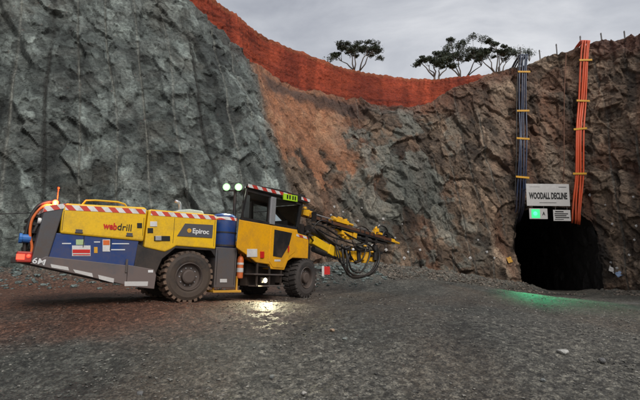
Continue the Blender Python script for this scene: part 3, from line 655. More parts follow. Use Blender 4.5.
# ------------------------------------------------------------------ trees
def tree(px,ytop,ybase,wpx,d,label,seed,lean=0,ncl=34):
    r=random.Random(seed); gp=W(px,ybase,d); top=W(px,ytop,d); zg=16.7; Ht=top.z-zg; wd=wpx*d/FP; hC=top.z-gp.z
    root=empty('eucalyptus_tree',(gp.x,d,zg)); tr=MB(); lf=MB()
    z0=Ht-hC*1.15; stems=[]
    for s_ in range(2):
        f=Vector(((s_-.5)*wd*.10,r.uniform(-.4,.4),z0)); g=Vector((lean+(s_-.5)*.3,0,0)); mid=g.lerp(f,.5)+Vector((r.uniform(-.3,.3),0,0))
        tr.tube([g,mid,f],[.20,.17,.13],7); stems.append(f)
    limbs=[]
    for j in range(5):
        uu=(j-2)/2+r.uniform(-.2,.2); e=Vector((uu*wd*.30,r.uniform(-.8,.8),Ht-hC+hC*(.42-.12*abs(uu)+r.uniform(-.08,.1)))); st=stems[0 if e.x<0 else 1]
        k1=st.lerp(e,.35)+Vector((r.uniform(-.25,.25),0,.1)); k2=st.lerp(e,.7)+Vector((r.uniform(-.25,.25),0,r.uniform(-.1,.15))); tr.tube([st,k1,k2,e],[.11,.09,.07,.05],6); limbs+= [k2,e]
    for k in range(ncl):
        u=((k*.618)%1)*2-1; dome=math.sqrt(max(0,1-u*u)); lay=r.random()**.8
        c=Vector((u*wd*.45,r.uniform(-1,1)*wd*.28*dome,Ht-hC+hC*(.20+.70*(.25+.75*dome)*(1-.75*lay))+r.uniform(-.15,.15)))
        st=min(limbs,key=lambda q:(q-c).length); m_=st.lerp(c,.5)+Vector((r.uniform(-.2,.2),0,r.uniform(-.2,.1)))
        tr.tube([st,m_,c+Vector((0,0,-.1))],[.04,.028,.012],5)
        rx=wd*r.uniform(.06,.13)
        for w_ in range(3):
            e=c+Vector((r.uniform(-1,1)*rx*.8,r.uniform(-1,1)*rx*.8,r.uniform(-.1,.2))); tr.tube([m_.lerp(c,.6),e],[.03,.01],4)
        for i in range(260):
            q=Vector((r.gauss(0,1),r.gauss(0,1),r.gauss(0,1))).normalized()*(r.random()**.5); bl=1+.35*math.sin(q.x*5+k)*math.cos(q.y*4)
            p=c+Vector((q.x*rx*bl,q.y*rx*bl,q.z*rx*.42+.15*math.sin(q.x*4+k)*rx))
            a=Vector((r.uniform(-1,1),r.uniform(-1,1),r.uniform(-.8,.5))).normalized()*r.uniform(.09,.17); b=a.cross(Vector((r.uniform(-1,1),r.uniform(-1,1),r.uniform(-1,1)))).normalized()*r.uniform(.035,.06)
            lf.add([p-a,p+b,p+a,p-b],[(0,1,2,3)])
    tr.build('trunk','bark',root,smooth=True)
    me=bpy.data.meshes.new('crown'); me.from_pydata([tuple(v) for v in lf.v],[],lf.f); me.materials.append(M['leaf']); o=bpy.data.objects.new('crown',me); COL.objects.link(o); o.parent=root
    tag(root,label,'tree','eucalyptus trees behind the pit crest')
tree(357,37.5,66,58,60,'small umbrella-shaped eucalyptus standing alone, left of the other trees',5)
tree(436,50,74,44,58,'low leftmost eucalyptus of the clump behind the middle of the pit crest',8,0,26)
tree(463,34,72,60,62,'tallest central eucalyptus of the clump behind the pit crest',12,0,38)
tree(497,37,70,44,60,'right-hand eucalyptus of the clump, its crown touching the tallest one',21,0,28)
# low scrub along the crest
def shrub(px,py,d,s,label,seed):
    r=random.Random(seed); c=W(px,py,d); root=empty('shrub',c); st=MB(); lf=MB()
    for k in range(9):
        a=r.uniform(0,6.28); e=Vector((math.cos(a)*s*r.uniform(.3,.9),math.sin(a)*s*.5,s*r.uniform(.5,1.2))); st.tube([(0,0,-.4),e*.5,e],[.02,.015,.006],5)
        for i in range(60):
            p=e*r.uniform(.5,1.1)+Vector((r.gauss(0,.14),r.gauss(0,.14),r.gauss(0,.1)))*s*1.6
            a_=Vector((r.uniform(-1,1),r.uniform(-1,1),r.uniform(-1,1))).normalized()*.07; b_=a_.orthogonal().normalized()*.03; lf.add([p-a_,p+b_,p+a_,p-b_],[(0,1,2,3)])
    st.build('stem','bark',root); me=bpy.data.meshes.new('foliage'); me.from_pydata([tuple(v) for v in lf.v],[],lf.f); me.materials.append(M['leaf']); o=bpy.data.objects.new('foliage',me); COL.objects.link(o); o.parent=root
    tag(root,label,'shrub','scrub on the pit crest')
shrub(519,58,36.5,.7,'scrubby bush on the crest beside the top of the dark blue pipes',1)
shrub(529,57,37,.6,'low bush on the crest just right of the dark blue pipes',2)
# ------------------------------------------------------------------ drilling rig
HW=1.1
YR,PR_=R_(38),R_(2.0); YF,PF_=R_(58),R_(2.5)
def frame(o,yaw,pit):
    cy,sy=math.cos(yaw),math.sin(yaw); cp,sp=math.cos(pit),math.sin(pit)
    u=Vector((cy*cp,sy*cp,-sp)); v=Vector((-sy,cy,0)); w=u.cross(v); m=Matrix((u,v,w)).transposed().to_4x4(); m.translation=o; return m
OR=W(187,303,10.3)+Vector((-math.sin(YR),math.cos(YR),0))*HW; OF=W(306,298,13.4)+Vector((-math.sin(YF),math.cos(YF),0))*HW
MR=frame(OR,YR,PR_); MF=frame(OF,YF,PF_)
RIG=empty('drilling_rig',M=MR); bpy.context.view_layer.update(); MRi=MR.inverted(); FB=MRi@MF; WB=MRi
tag(RIG,'yellow and blue underground drilling rig with lit lamps parked beside the grey rock wall','drilling rig')
def PL(Mx,px,py,v=-HW):     # picture point -> (u,w) on the side plane of a frame
    n=Vector((Mx[0][1],Mx[1][1],Mx[2][1])); p0=Mx.translation+n*v; o=Vector((0,0,CZ)); r=ray(px,py); t=n.dot(p0-o)/n.dot(r); q=Mx.inverted()@(o+r*t); return (q.x,q.z)
PR=lambda px,py,v=-HW: PL(MR,px,py,v)
PF=lambda px,py,v=-HW: PL(MF,px,py,v)
# chassis
mb=MB(); mb.box((-2.7,-.98,.80),(-.72,.98,1.34)); mb.box((-.75,-.62,.45),(1.2,.62,1.22)); mb.prism([(-2.95,.80),(-2.7,.95),(-.75,.95),(-.75,.42),(-1.3,.42)],-.97,.97)
mb.box((1.15,-.35,.4),(1.75,.35,1.15)); mb.build('chassis','black',RIG,bevel=.01)
mb=MB(); mb.tube([(1.62,0,.3),(1.62,0,1.35)],.16,16); mb.build('articulation_joint','steel',RIG)
# rear hood A
A=[(-2.62,1.36),(-2.63,1.85),(-2.56,1.95),(-1.08,2.03),(-1.02,1.97),(-1.05,1.30)]
hood=MB().prism(A,-1.1,1.1).build('rear_hood','yellow',RIG,bevel=.035)
MB().prism([(-2.58,1.915),(-2.58,1.815),(-1.06,1.885),(-1.06,1.985)],-1.106,-1.099).build('reflective_stripe','stripe',hood)
mb=MB(); mb.tube([(-2.28,-1.02,1.95),(-2.22,-1.02,2.05),(-2.05,-1.02,2.075),(-1.62,-1.02,2.09),(-1.48,-1.02,2.06),(-1.42,-1.02,1.99)],.018,8); mb.build('grab_rail','yellow',hood,smooth=True)
TN=Matrix.Rotation(math.pi/2,4,'X')
def deco(parent,mat,name,txt,px,py,size,sx=1,off=0,shear=0,Fn=PR,y=-1.108,rot=0):
    u,w=Fn(px,py); mb=MB(); text(mb,txt,size,Matrix.Translation((u,y,w))@Matrix.Rotation(rot,4,'Y')@TN,sx,off,shear); return mb.build(name,mat,parent)
deco(hood,'redink','lettering','web',110.3,226.4,.19,.80,.006,rot=.03); deco(hood,'ink','lettering','drill',124.6,227.6,.20,.95,.001,rot=.03)
def sq(parent,mat,name,px0,py0,px1,py1,Fn=PR,y=-1.10,th=.012,bev=.004):
    a=Fn(px0,py0);b=Fn(px1,py0);c=Fn(px1,py1);d=Fn(px0,py1); return MB().prism([a,b,c,d],y-th,y+.01).build(name,mat,parent,bevel=bev)
sq(hood,'ink','latch',137,223,142,228)
for a_ in (-2.3,-1.35):
    mb=MB(); mb.box((a_-.06,-1.112,1.40),(a_+.06,-1.098,1.46)); mb.tube([(a_-.07,-1.115,1.40),(a_+.07,-1.115,1.40)],.012,8); mb.build('hinge','steel',hood,bevel=.003)
for a_ in (-2.595,-1.085):
    mb=MB(); mb.box((a_-.004,-1.103,1.42),(a_+.004,-1.098,1.80)); mb.build('panel_seam','ink',hood)
# engine hood B with wheel arch
Bp=[(-1.0,1.97),(-.96,2.0),(.52,2.02),(.60,1.95),(.60,1.22),(.40,1.23),(-.34,1.245),(-.46,1.16),(-.58,1.10),(-1.03,1.18)]
eng=MB().prism(Bp,-1.1,1.1).build('engine_hood','yellow',RIG,bevel=.03)
MB().prism([(-.95,1.965),(-.95,1.87),(.57,1.905),(.57,2.0)],-1.106,-1.099).build('reflective_stripe','stripe',eng)
bd=[PR(185,223.5),PR(213,225),PR(212,238),PR(177,236)]
bdg=MB().prism(bd,-1.112,-1.095).build('badge','steel',eng)
deco(bdg,'whiteink','lettering','Epiroc',200.5,231.6,.155,1.0,.004,y=-1.117)
mb=MB(); u,w=PR(189,230.6); mb.lathe([(0,-.004),(.05,-.004),(.05,0)],16,Matrix.Translation((u,-1.114,w))); mb.lathe([(0,-.006),(.02,-.006),(.02,0)],12,Matrix.Translation((u,-1.114,w))); mb.build('emblem','strap',bdg)
sq(eng,'ink','latch',147.5,228,153,233); sq(eng,'white','label',150,221.5,157,226.5); sq(eng,'ink','vent_recess',154,236,170,241); sq(eng,'silver','handle',155,236,161,240.5,y=-1.114,th=.02)
for a_,z0_,z1_ in ((-.42,1.30,1.86),(.545,1.28,1.88)):
    mb=MB(); mb.box((a_-.004,-1.103,z0_),(a_+.004,-1.098,z1_)); mb.build('panel_seam','ink',eng)
# dark fender
MB().prism([(-1.03,1.18),(-.58,1.10),(-.46,1.16),(-.34,1.245),(.40,1.23),(.60,1.22),(.64,1.0),(.5,1.18),(-.35,1.19),(-.62,.95),(-.74,.62),(-1.2,.66),(-1.16,1.24)],-1.08,-1.0).build('fender','black',RIG,bevel=.01)
MB().prism([(-.95,.75),(-.62,.95),(-.35,1.19),(.5,1.19),(.64,1.0),(.64,1.23),(-1.0,1.23)],-1.0,1.0).build('wheel_arch','black',RIG)
# blue side panel
bl=[(-2.68,1.365),(-1.14,1.305),(-1.2,.72),(-2.76,.90)]
bp_=MB().prism(bl,-1.07,1.07).build('side_panel','blue',RIG,bevel=.012)
def lab(mat,a,b,c,d,name='label',y=-1.07): return sq(bp_,mat,name,a,b,c,d,Fn=lambda x,z:PR(x,z,-1.07),y=y,th=.006,bev=0)
l1=lab('white',72,245.5,90.5,256); sq(l1,'redink','panel_stripe',72.5,249.5,90,253,Fn=lambda x,z:PR(x,z,-1.07),y=-1.076,th=.004,bev=0); sq(l1,'redink','panel_stripe',73,254.2,90,255.2,Fn=lambda x,z:PR(x,z,-1.07),y=-1.076,th=.004,bev=0)
M['pgreen']=paint('pale_green_label',(.45,.6,.3),.5,dirt=.2)
lab('pgreen',76,239.5,84,244.8); l2=lab('white',102.5,239.5,110,251.5); sq(l2,'orange','panel_stripe',103,240.2,109.5,245,Fn=lambda x,z:PR(x,z,-1.07),y=-1.076,th=.004,bev=0); lab('strap',94,247,97.5,253)
lab('whiteink',112,243.2,129,244.2); lab('whiteink',111,249.2,125,250.2); lab('whiteink',62,243,71,244); lab('whiteink',94,241.5,100,242.5)
mb=MB()
for u in (-2.2,-1.7): mb.box((u,-1.085,1.12-.06*(u+2.2)),(u+.012,-1.07,1.34))
mb.build('panel_seam','ink',bp_)
# skirts with reflective dashes
for sy in (-1,1):
    a,b=(-1.14,-1.04) if sy<0 else (1.04,1.14)
    sk=MB().prism([(-3.05,.77),(-2.81,.915),(-1.345,.79),(-1.33,.39)],a,b).build('skirt','skirt',RIG,bevel=.01)
    s2=MB().prism([(-1.335,.80),(-.80,.72),(-.74,.60),(-.76,.31),(-1.325,.37)],a,b).build('skirt','skirt',RIG,bevel=.01)
    if sy<0:
        FS=lambda x,z:PR(x,z,-1.14)
        def dash(par,pts):
            MB().prism([FS(*q) for q in pts],-1.147,-1.138).build('reflective_mark','white',par)
        dash(sk,[(50.5,264),(68,267),(69,270.6),(51.5,267.5)]); dash(sk,[(73,269.3),(92,273.2),(93,277.2),(75,272.6)]); dash(sk,[(98,274.8),(114,278.5),(113.5,282.8),(99,279)])
        dash(s2,[(124.5,281.5),(148,281.5),(147.5,286),(124.5,286)])
        deco(sk,'whiteink','lettering','6M',39,261.6,.15,1.15,.002,Fn=FS,y=-1.146,rot=.18)
        sq(s2,'whiteink','label',148,270,153,272.5,Fn=FS,y=-1.14,th=.006,bev=0)
        mb=MB(); u,w=FS(126.5,265); mb.box((u-.02,-1.16,w-.15),(u+.02,-1.13,w+.12)); mb.build('hinge','steel',s2)
# rear end plate and what hangs on it
ep=[PR(31,262.5),PR(47,262.5),PR(65,206),PR(45,208)]
end=MB().prism(ep,-1.1,1.1).build('rear_end_plate','steel',RIG,bevel=.02)
mb=MB(); mb.prism([PR(43.5,212),PR(45,206),PR(65.5,203.5),PR(64,208.5)],-1.11,1.1); mb.build('reflective_stripe','stripe',end)
mb=MB(); 
for k in range(5): z=1.05+k*.15; mb.box((-3.06+.0*(z-.85),-.8,z),(-2.95,.8,z+.06))
mb.build('grille','black',end)
# beacon
u,w=PR(55.5,203,-.9); mb=MB(); mb.tube([(u,-.9,1.93),(u,-.9,w-.03)],.035,10); bk=mb.build('beacon','black',RIG); mb=MB(); mb.tube([(u,-.9,w-.04),(u,-.9,w+.035),(u,-.9,w+.06)],[.05,.05,.02],14); mb.build('lens','beacon',bk)
mb=MB(); mb.tube([(u+.03,-.86,1.93),(u+.03,-.86,w+.30)],.008,6); mb.ball((u+.03,-.86,w+.31),.022); mb.build('whip_aerial','orange',bk)
BEAC=Vector((u-.02,-.98,w))
# cable guide hoop + trailing cable at rear
def arc(pl,v,rad,name,mat,n=8):
    pts=[]; q=[PR(x,y,v) for x,y in pl]; A_r=np.array(q); tt=np.linspace(0,len(pl)-1,28); cc=catmull(A_r,tt)
    mb=MB(); mb.tube([(a,v,b) for a,b in cc],rad,n); return mb.build(name,mat,RIG,smooth=True)
arc([(60,203),(50,202),(40,205),(33,213),(28,226),(25,240),(25,258)],-.75,.035,'rear_hose','hose')
arc([(56,206),(46,205),(39,210),(32,220),(30,234),(32,247),(30,258)],-.85,.025,'rear_hose','orange')
arc([(44,212),(36,222),(33,232),(27,240),(24,250),(22,258)],-.6,.04,'rear_hose','hose')
arc([(48,219),(42,222),(37,226),(34,232)],-.95,.03,'rear_hose','hose')
def lump(name,px,py,v,r,mat,sc=(1,1,1)):
    u,w=PR(px,py,v); mb=MB(); mb.tube([(u-r*sc[0],v,w),(u+r*sc[0],v,w)],[r*.9,r],12); mb.tube([(u-r*sc[0]-.02,v,w),(u-r*sc[0]+.03,v,w)],r*1.15,12); return mb.build(name,mat,RIG,bevel=.006)
M['bluecap']=paint('blue_cap',(.02,.16,.5),.4,dirt=.2)
lump('hose_coupling',25.5,238.5,-.8,.085,'bluecap'); lump('tail_lamp',42,221,-1.0,.05,'white')
u,w=PR(25,257,-.9); mb=MB(); mb.box((u-.14,-1.05,w-.10),(u+.10,-.85,w+.10)); tl=mb.build('tail_lamp_cluster','red',RIG,bevel=.02)
mb=MB(); mb.box((u-.15,-1.06,w-.05),(u-.02,-1.045,w+.05)); mb.ball((u+.04,-1.05,w+.02),.035); mb.build('lens','redlamp',tl)
mb=MB(); mb.box((u-.1,-.8,w-.12),(u+.35,.8,w+.02)); mb.build('rear_bumper','steel',RIG,bevel=.02)
# wheels
def wheel(Fm,u,vside,mat,name='wheel'):
    r=.575; w=.42; s=-1 if vside<0 else 1; v0=vside
    T=Matrix.Translation((u,v0,r))@(Matrix.Identity(4) if s<0 else Matrix.Rotation(math.pi,4,'Z'))
    prof=[(.30,.02),(.31,-.015),(.36,-.03),(.45,-.035),(.52,-.005),(.545,.04),(.55,.2),(.545,.38),(.52,.42),(.40,.44),(.30,.42)]
    mb=MB(); mb.lathe(prof,56,T); tyo=mb.build(name,mat,RIG,FB if Fm else None); ty=MB()
    for k in range(26):       # staggered block tread
        for (y0,y1,ph) in ((-.012,.19,0),(.23,.425,.5)):
            a=2*math.pi*(k+ph)/26; Ta=T@Matrix.Rotation(a,4,'Y')
            sk=.035 if ph==0 else -.035
            ty.add([(.515,y0,-.042),(.575,y0+.01,-.036),(.575,y0+.01,.036),(.515,y0,.042),(.53,y1,-.042+sk),(.58,y1,-.036+sk),(.58,y1,.036+sk),(.53,y1,.042+sk)],
                   [(0,1,2,3),(7,6,5,4),(0,4,5,1),(1,5,6,2),(2,6,7,3),(3,7,4,0)],Ta)
    ty.build('tread','mudtread' if mat=='rubber' else 'rubberf',tyo)
    mb=MB(); mb.lathe([(.315,-.02),(.30,-.035),(.285,-.01),(.27,.06),(.22,.075),(.16,.07),(.155,.02),(.15,-.015),(.12,-.03),(.0,-.03)],40,T); mb.build('rim','rim',tyo,smooth=False)
    mb=MB()
    for k in range(10):
        a=2*math.pi*k/10; mb.add([(x*.016+.195*math.cos(a),-.0+.055+y,z*.016+.195*math.sin(a)) for y in (0,.03) for x,z in ((1,0),(.5,.87),(-.5,.87),(-1,0),(-.5,-.87),(.5,-.87))],
            [(0,1,2,3,4,5),(11,10,9,8,7,6)]+[(i,6+i,6+(i+1)%6,(i+1)%6) for i in range(6)],T)
    mb.build('wheel_nuts','silver',tyo); return tyo
wheel(False,0,-1.10,'rubber'); wheel(False,0,1.10,'rubber')
wheel(True,0,-1.08,'rubberf'); wheel(True,0,1.08,'rubberf')
mb=MB(); mb.tube([(0,-.9,.575),(0,.9,.575)],.14,12); mb.ball((0,0,.575),.26); mb.build('axle','black',RIG)
mb=MB(); mb.tube([(0,-.9,.575),(0,.9,.575)],.14,12); mb.ball((0,0,.575),.26); mb.build('axle','black',RIG,FB)
# pale cover and exhaust on the engine hood
mb=MB(); mb.prism([(-.35,2.0),(-.22,2.09),(.05,2.14),(.38,2.13),(.46,2.0)],-.75,-.05); mb.build('air_intake_cover','offwhite',RIG,bevel=.03)
mb=MB(); mb.tube([(-.05,-.4,2.1),(-.06,-.4,2.25),(-.1,-.42,2.31),(-.2,-.45,2.33)],.04,10); mb.build('exhaust_pipe','silver',RIG,smooth=True)
# blue tank
mb=MB(); T=Matrix.Translation((.93,-.80,0))@Matrix.Rotation(math.pi/2,4,'X')
mb.lathe([(0,1.27),(.29,1.27),(.30,1.30),(.30,1.98),(.29,2.03),(.22,2.08),(.10,2.105),(0,2.11)],36,T); tk=mb.build('water_tank','blue',RIG,smooth=True)
mb=MB(); mb.lathe([(.304,1.93),(.308,1.93),(.308,2.0),(.304,2.0)],36,T); mb.build('reflective_stripe','stripe',tk)
mb=MB(); mb.lathe([(.304,1.30),(.315,1.30),(.315,1.34),(.304,1.34)],36,T); mb.lathe([(.304,1.62),(.312,1.62),(.312,1.65),(.304,1.65)],36,T); mb.build('tank_band','black',tk)
mb=MB(); mb.box((.62,-1.09,.33),(1.17,-.5,1.27)); bx=mb.build('tool_box','steel',RIG,bevel=.015)
sq(bx,'white','label',220,279,227,282.5,y=-1.09)
for a_ in (.66,1.12):
    mb=MB(); mb.box((a_,-1.097,.40),(a_+.008,-1.088,1.2)); mb.build('panel_seam','ink',bx)
mb=MB(); mb.box((.60,-1.12,.22),(1.32,-.75,.27)); mb.box((.64,-1.0,.25),(.68,-.95,.45)); mb.box((1.24,-1.0,.25),(1.28,-.95,.6)); mb.build('step','strap',RIG,bevel=.006)
# orange extinguisher
mb=MB(); T=Matrix.Translation((1.33,-.98,0))@Matrix.Rotation(math.pi/2,4,'X'); mb.lathe([(0,.55),(.075,.55),(.08,.58),(.08,1.0),(.06,1.07),(.02,1.10),(.02,1.15),(0,1.15)],20,T); ex=mb.build('fire_extinguisher','orange',RIG,smooth=True)
mb=MB(); mb.lathe([(.0805,.70),(.084,.70),(.084,.80),(.0805,.80)],20,T); mb.lathe([(.0805,.88),(.084,.88),(.084,.93),(.0805,.93)],20,T); mb.build('label','white',ex)
# articulation hoses
for k in range(7):
    v=-.75+k*.16; z=1.35-.07*k; a=Vector((1.15,v*.7,z)); b=FB@Vector((-2.7,v*.75,z-.1)); m_=(a+b)/2+Vector((0,-.12,-.30-.05*(k%3)))
    pts=[a.lerp(m_,s/6)*(1-(s/6))+ (a.lerp(m_,s/6)*(s/6)) if False else a*(1-s/12)**2+m_*2*(s/12)*(1-s/12)+b*(s/12)**2 for s in range(13)]
    mb=MB(); mb.tube(pts,.03,8); mb.build('articulation_hose','hose',RIG,smooth=True)
# ---- front body
def cabshift(v): return Vector((v.x+(v.y+1.1)*1.17*max(0,min(1,(-1.6-v.x)/1.35)),v.y,v.z))
CABP={'cab_body','front_chassis','cab_frame','window','interior_panel','cab_roof','seat'}
def Bd(mb,name,mat,par=None,bevel=0,smooth=False):
    if name in CABP: mb.v=[cabshift(v) for v in mb.v]
    return mb.build(name,mat,par or RIG,FB if par is None else None,bevel,smooth)
mb=MB(); mb.box((-2.6,-.6,.42),(.2,.6,1.2)); mb.box((-2.75,-.35,.4),(-2.4,.35,1.2)); mb.prism([(-2.9,1.2),(-2.2,.85),(-1.1,.75),(-.85,1.1),(.05,1.15),(.05,1.6),(-2.9,1.6)],-1.02,1.0); Bd(mb,'front_chassis','black',bevel=.01)
body=[(-3.0,1.93),(-3.05,1.25),(-2.62,1.08),(-2.28,.93),(-1.75,.90),(-1.68,.78),(-1.10,.77),(-.95,1.02),(-.72,1.12),(.05,1.13),(.06,1.66),(-.02,1.79),(-.50,1.83),(-.55,1.93)]
cb=Bd(MB().prism(body,-1.1,.12),'cab_body','yellow2',bevel=.03)
Bd(MB().prism([(-1.5,.9),(-1.5,1.55),(-.3,1.6),(.05,1.5),(.05,1.15),(-.75,1.13)],.125,1.02),'far_hood','yellow2',bevel=.03)
FSd=lambda x,z:PF(x,z,-1.10)
MB().prism([(-.58,1.80),(-.02,1.765),(.02,1.70),(-.58,1.735)],-1.108,-1.098).build('reflective_stripe','stripe2',cb)
# door
dr=MB().prism([(-1.76,1.90),(-1.78,.97),(-1.62,.83),(-1.14,.82),(-.92,1.14),(-.63,1.30),(-.62,1.88)],-1.115,-1.09).build('door','yellow2',cb,bevel=.008); 
dp=[PF(274,229.5),PF(291.5,233),PF(288.5,245),PF(281,257.5),PF(272.5,256)]
drw=Bd(MB().prism(dp,-1.128,-1.10),'lower_door_window','black',bevel=.006)
mb=MB(); mb.tube([PF(287.5,252)[0:1]+(-1.14,)+PF(287.5,252)[1:2],PF(287.5,246)[0:1]+(-1.14,)+PF(287.5,246)[1:2]],.02,8); Bd(mb,'door_handle','redink')
sq(cb,'white','label',247,249,257,257,Fn=FSd); sq(cb,'redink','label',260,251.5,263.5,258,Fn=FSd,th=.03); sq(cb,'white','label',274,259.5,280,261.5,Fn=FSd,th=.02)
# greenhouse
mb=MB()
TOP=2.70
def pil(a,b,v,w=.07): mb.bar((a[0],v,a[1]),(b[0],v,b[1]),w,w,(0,1,0))
for v in (-1.05,.05):
    pil((-2.93,1.92),(-2.76,TOP),v,.08); pil((-1.86,1.92),(-1.84,TOP),v,.06); pil((-.52,1.92),(-.34,TOP),v,.09); pil((-1.60,1.92),(-1.58,TOP),v,.06)
    mb.bar((-2.93,v,1.96),(-.5,v,1.96),.09,.08); mb.bar((-2.78,v,TOP),(-.3,v,TOP),.09,.08)
mb.bar((-2.93,-1.05,1.96),(-2.93,.05,1.96),.08,.08); mb.bar((-.5,-1.05,1.96),(-.5,.05,1.96),.08,.08)
cf=Bd(mb,'cab_frame','black')
sp_=MB(); sp_.prism([(-1.83,1.95),(-1.63,1.95),(-1.60,2.68),(-1.80,2.68)],-1.125,-1.03); Bd(sp_,'door_pillar','silver',bevel=.008)
def pane(poly,v): Bd(MB().add([(x,v,z) for x,z in poly],[tuple(range(len(poly)))]),'window','glass')
pane([(-2.9,1.99),(-1.88,1.99),(-1.86,2.68),(-2.75,2.68)],-1.06); pane([(-1.58,1.99),(-.56,1.99),(-.40,2.68),(-1.56,2.68)],-1.06)
pane([(-2.9,1.99),(-1.88,1.99),(-1.86,2.68),(-2.75,2.68)],.04); pane([(-1.58,1.99),(-.56,1.99),(-.40,2.68),(-1.56,2.68)],.04)
mb=MB(); mb.add([(-2.94,-1.0,1.99),(-2.94,0,1.99),(-2.77,0,2.68),(-2.77,-1.0,2.68)],[(0,1,2,3)]); Bd(mb,'window','glass')
mb=MB(); mb.add([(-.50,-1.0,1.99),(-.50,0,1.99),(-.33,0,2.68),(-.33,-1.0,2.68)],[(0,1,2,3)]); Bd(mb,'window','glass')
# interior
mb=MB(); mb.box((-2.3,-.7,1.5),(-1.75,-.1,2.0)); mb.prism([(-2.35,1.95),(-2.2,1.95),(-2.25,2.55),(-2.38,2.55)],-.68,-.12); mb.box((-2.36,-.52,2.55),(-2.26,-.28,2.66)); Bd(mb,'seat','black',bevel=.03)
mb=MB(); mb.prism([(-.9,1.9),(-.6,1.9),(-.62,2.2),(-.8,2.15)],-.8,0); mb.tube([(-1.0,-.4,1.95),(-1.0,-.4,2.2)],.02,6); Bd(mb,'console','steel',bevel=.02)
M['coat']=paint('pale_panel',(.45,.46,.46),.6,dirt=.3); mb=MB(); mb.box((-2.84,-1.0,2.02),(-2.62,-.97,2.6)); Bd(mb,'interior_panel','coat',bevel=.01)
# roof
rf=Bd(MB().prism([(-2.85,2.74),(-2.80,2.84),(-1.6,2.93),(-.3,2.93),(.02,2.90),(.05,2.82),(-.1,2.74)],-1.14,.14),'cab_roof','black',bevel=.02)
MB().prism([(-2.80,2.755),(-2.78,2.84),(-.95,2.885),(-.95,2.80)],-1.150,-1.138).build('reflective_stripe','stripe2',rf)
MB().prism([(-.45,2.81),(-.45,2.895),(.0,2.885),(.0,2.80)],-1.150,-1.138).build('reflective_stripe','stripe2',rf)
lp=MB().prism([PF(283.5,193.3,-1.16),PF(295.5,196),PF(295.5,202),PF(283.5,199.6,-1.16)],-1.17,-1.14).build('number_plate','lime',rf)
mb=MB(); 
for k,(a,b) in enumerate(((285.5,197),(288,197.5),(291,198.2),(293.3,198.6))): u,w=PF(a,b); mb.box((u-.035,-1.176,w-.055),(u+.025,-1.17,w+.055))
mb.build('small_print','ink',lp)
for a_ in (-.9,-.25):
    mb=MB(); mb.box((-.15,a_,2.93),(.12,a_+.25,3.05)); mb.build('roof_lamp','black',rf,bevel=.02)
# wipers/mirror
mb=MB(); mb.tube([(-.35,-1.1,2.55),(-.1,-1.35,2.55),(-.08,-1.36,2.45)],.012,6); mb.box((-.11,-1.44,2.2),(-.07,-1.28,2.48)); Bd(mb,'mirror','black')
# steps
mb=MB(); 
for z,u0,u1 in ((.62,-2.35,-1.15),(.33,-2.2,-1.15)):
    mb.box((u0,-1.12,z),(u1,-.78,z+.035))
mb.build('cab_step','steel',RIG,FB,bevel=.006)
mb=MB(); 
for u in (-2.2,-1.7,-1.2): mb.box((u-.02,-1.08,.33),(u+.02,-1.04,.92))
mb.box((-2.3,-.8,.35),(-1.1,-.6,.9)); Bd(mb,'step_bracket','black')
mb=MB(); mb.box((-2.12,-1.16,.42),(-1.84,-1.10,.56)); sl=Bd(mb,'step_lamp','black',bevel=.01); mb=MB(); mb.ball((-1.98,-1.165,.49),.062,(1,.3,.9)); mb.build('lens','steplamp',sl)
# front: jack and reflector, headstock
mb=MB(); mb.box((.35,-.95,.25),(.60,-.7,1.1)); mb.box((.3,-1.0,.18),(.65,-.62,.26)); Bd(mb,'jack_leg','black',bevel=.01)
mb=MB(); mb.box((.62,-1.0,.35),(.66,-.6,.75)); mb.box((.36,-.96,.35),(.6,-.952,.75)); Bd(mb,'reflective_board','stripe2')
c=W(327,270.5,13.9); mb=MB(); mb.box((-.09,-.02,-.12),(.09,.02,.12),Matrix.Translation(c)); Bw0=mb.build('reflective_board','redink',RIG,WB); c=W(323,271,13.85); mb=MB(); mb.box((-.035,-.02,-.15),(.035,.02,.15),Matrix.Translation(c)); mb.build('reflective_board','white',RIG,WB); MB().bar(W(311,270,13.95),W(329,270.5,13.96),.06,.09).build('board_arm','black',RIG,WB)
mb=MB(); mb.box((.05,-.85,.7),(.55,.85,1.55)); mb.box((.1,-.55,1.5),(.75,.35,2.15)); mb.tube([(.5,-.25,1.0),(.5,-.25,2.25)],.2,14); mb.box((.0,-.7,1.75),(.4,-.35,2.2)); mb.tube([(.3,-.75,1.7),(.55,-.75,2.0),(.9,-.7,2.0)],.07,8); Bd(mb,'headstock','black',bevel=.015)
mb=MB(); mb.box((.1,-.8,1.2),(.5,-.4,1.3)); mb.tube([(.15,-.9,1.35),(.15,-.9,1.9),(.6,-.8,1.95)],.035,8); mb.tube([(.25,-.95,1.3),(.28,-.95,1.85),(.8,-.8,1.7)],.03,8); Bd(mb,'headstock_hoses','hose')
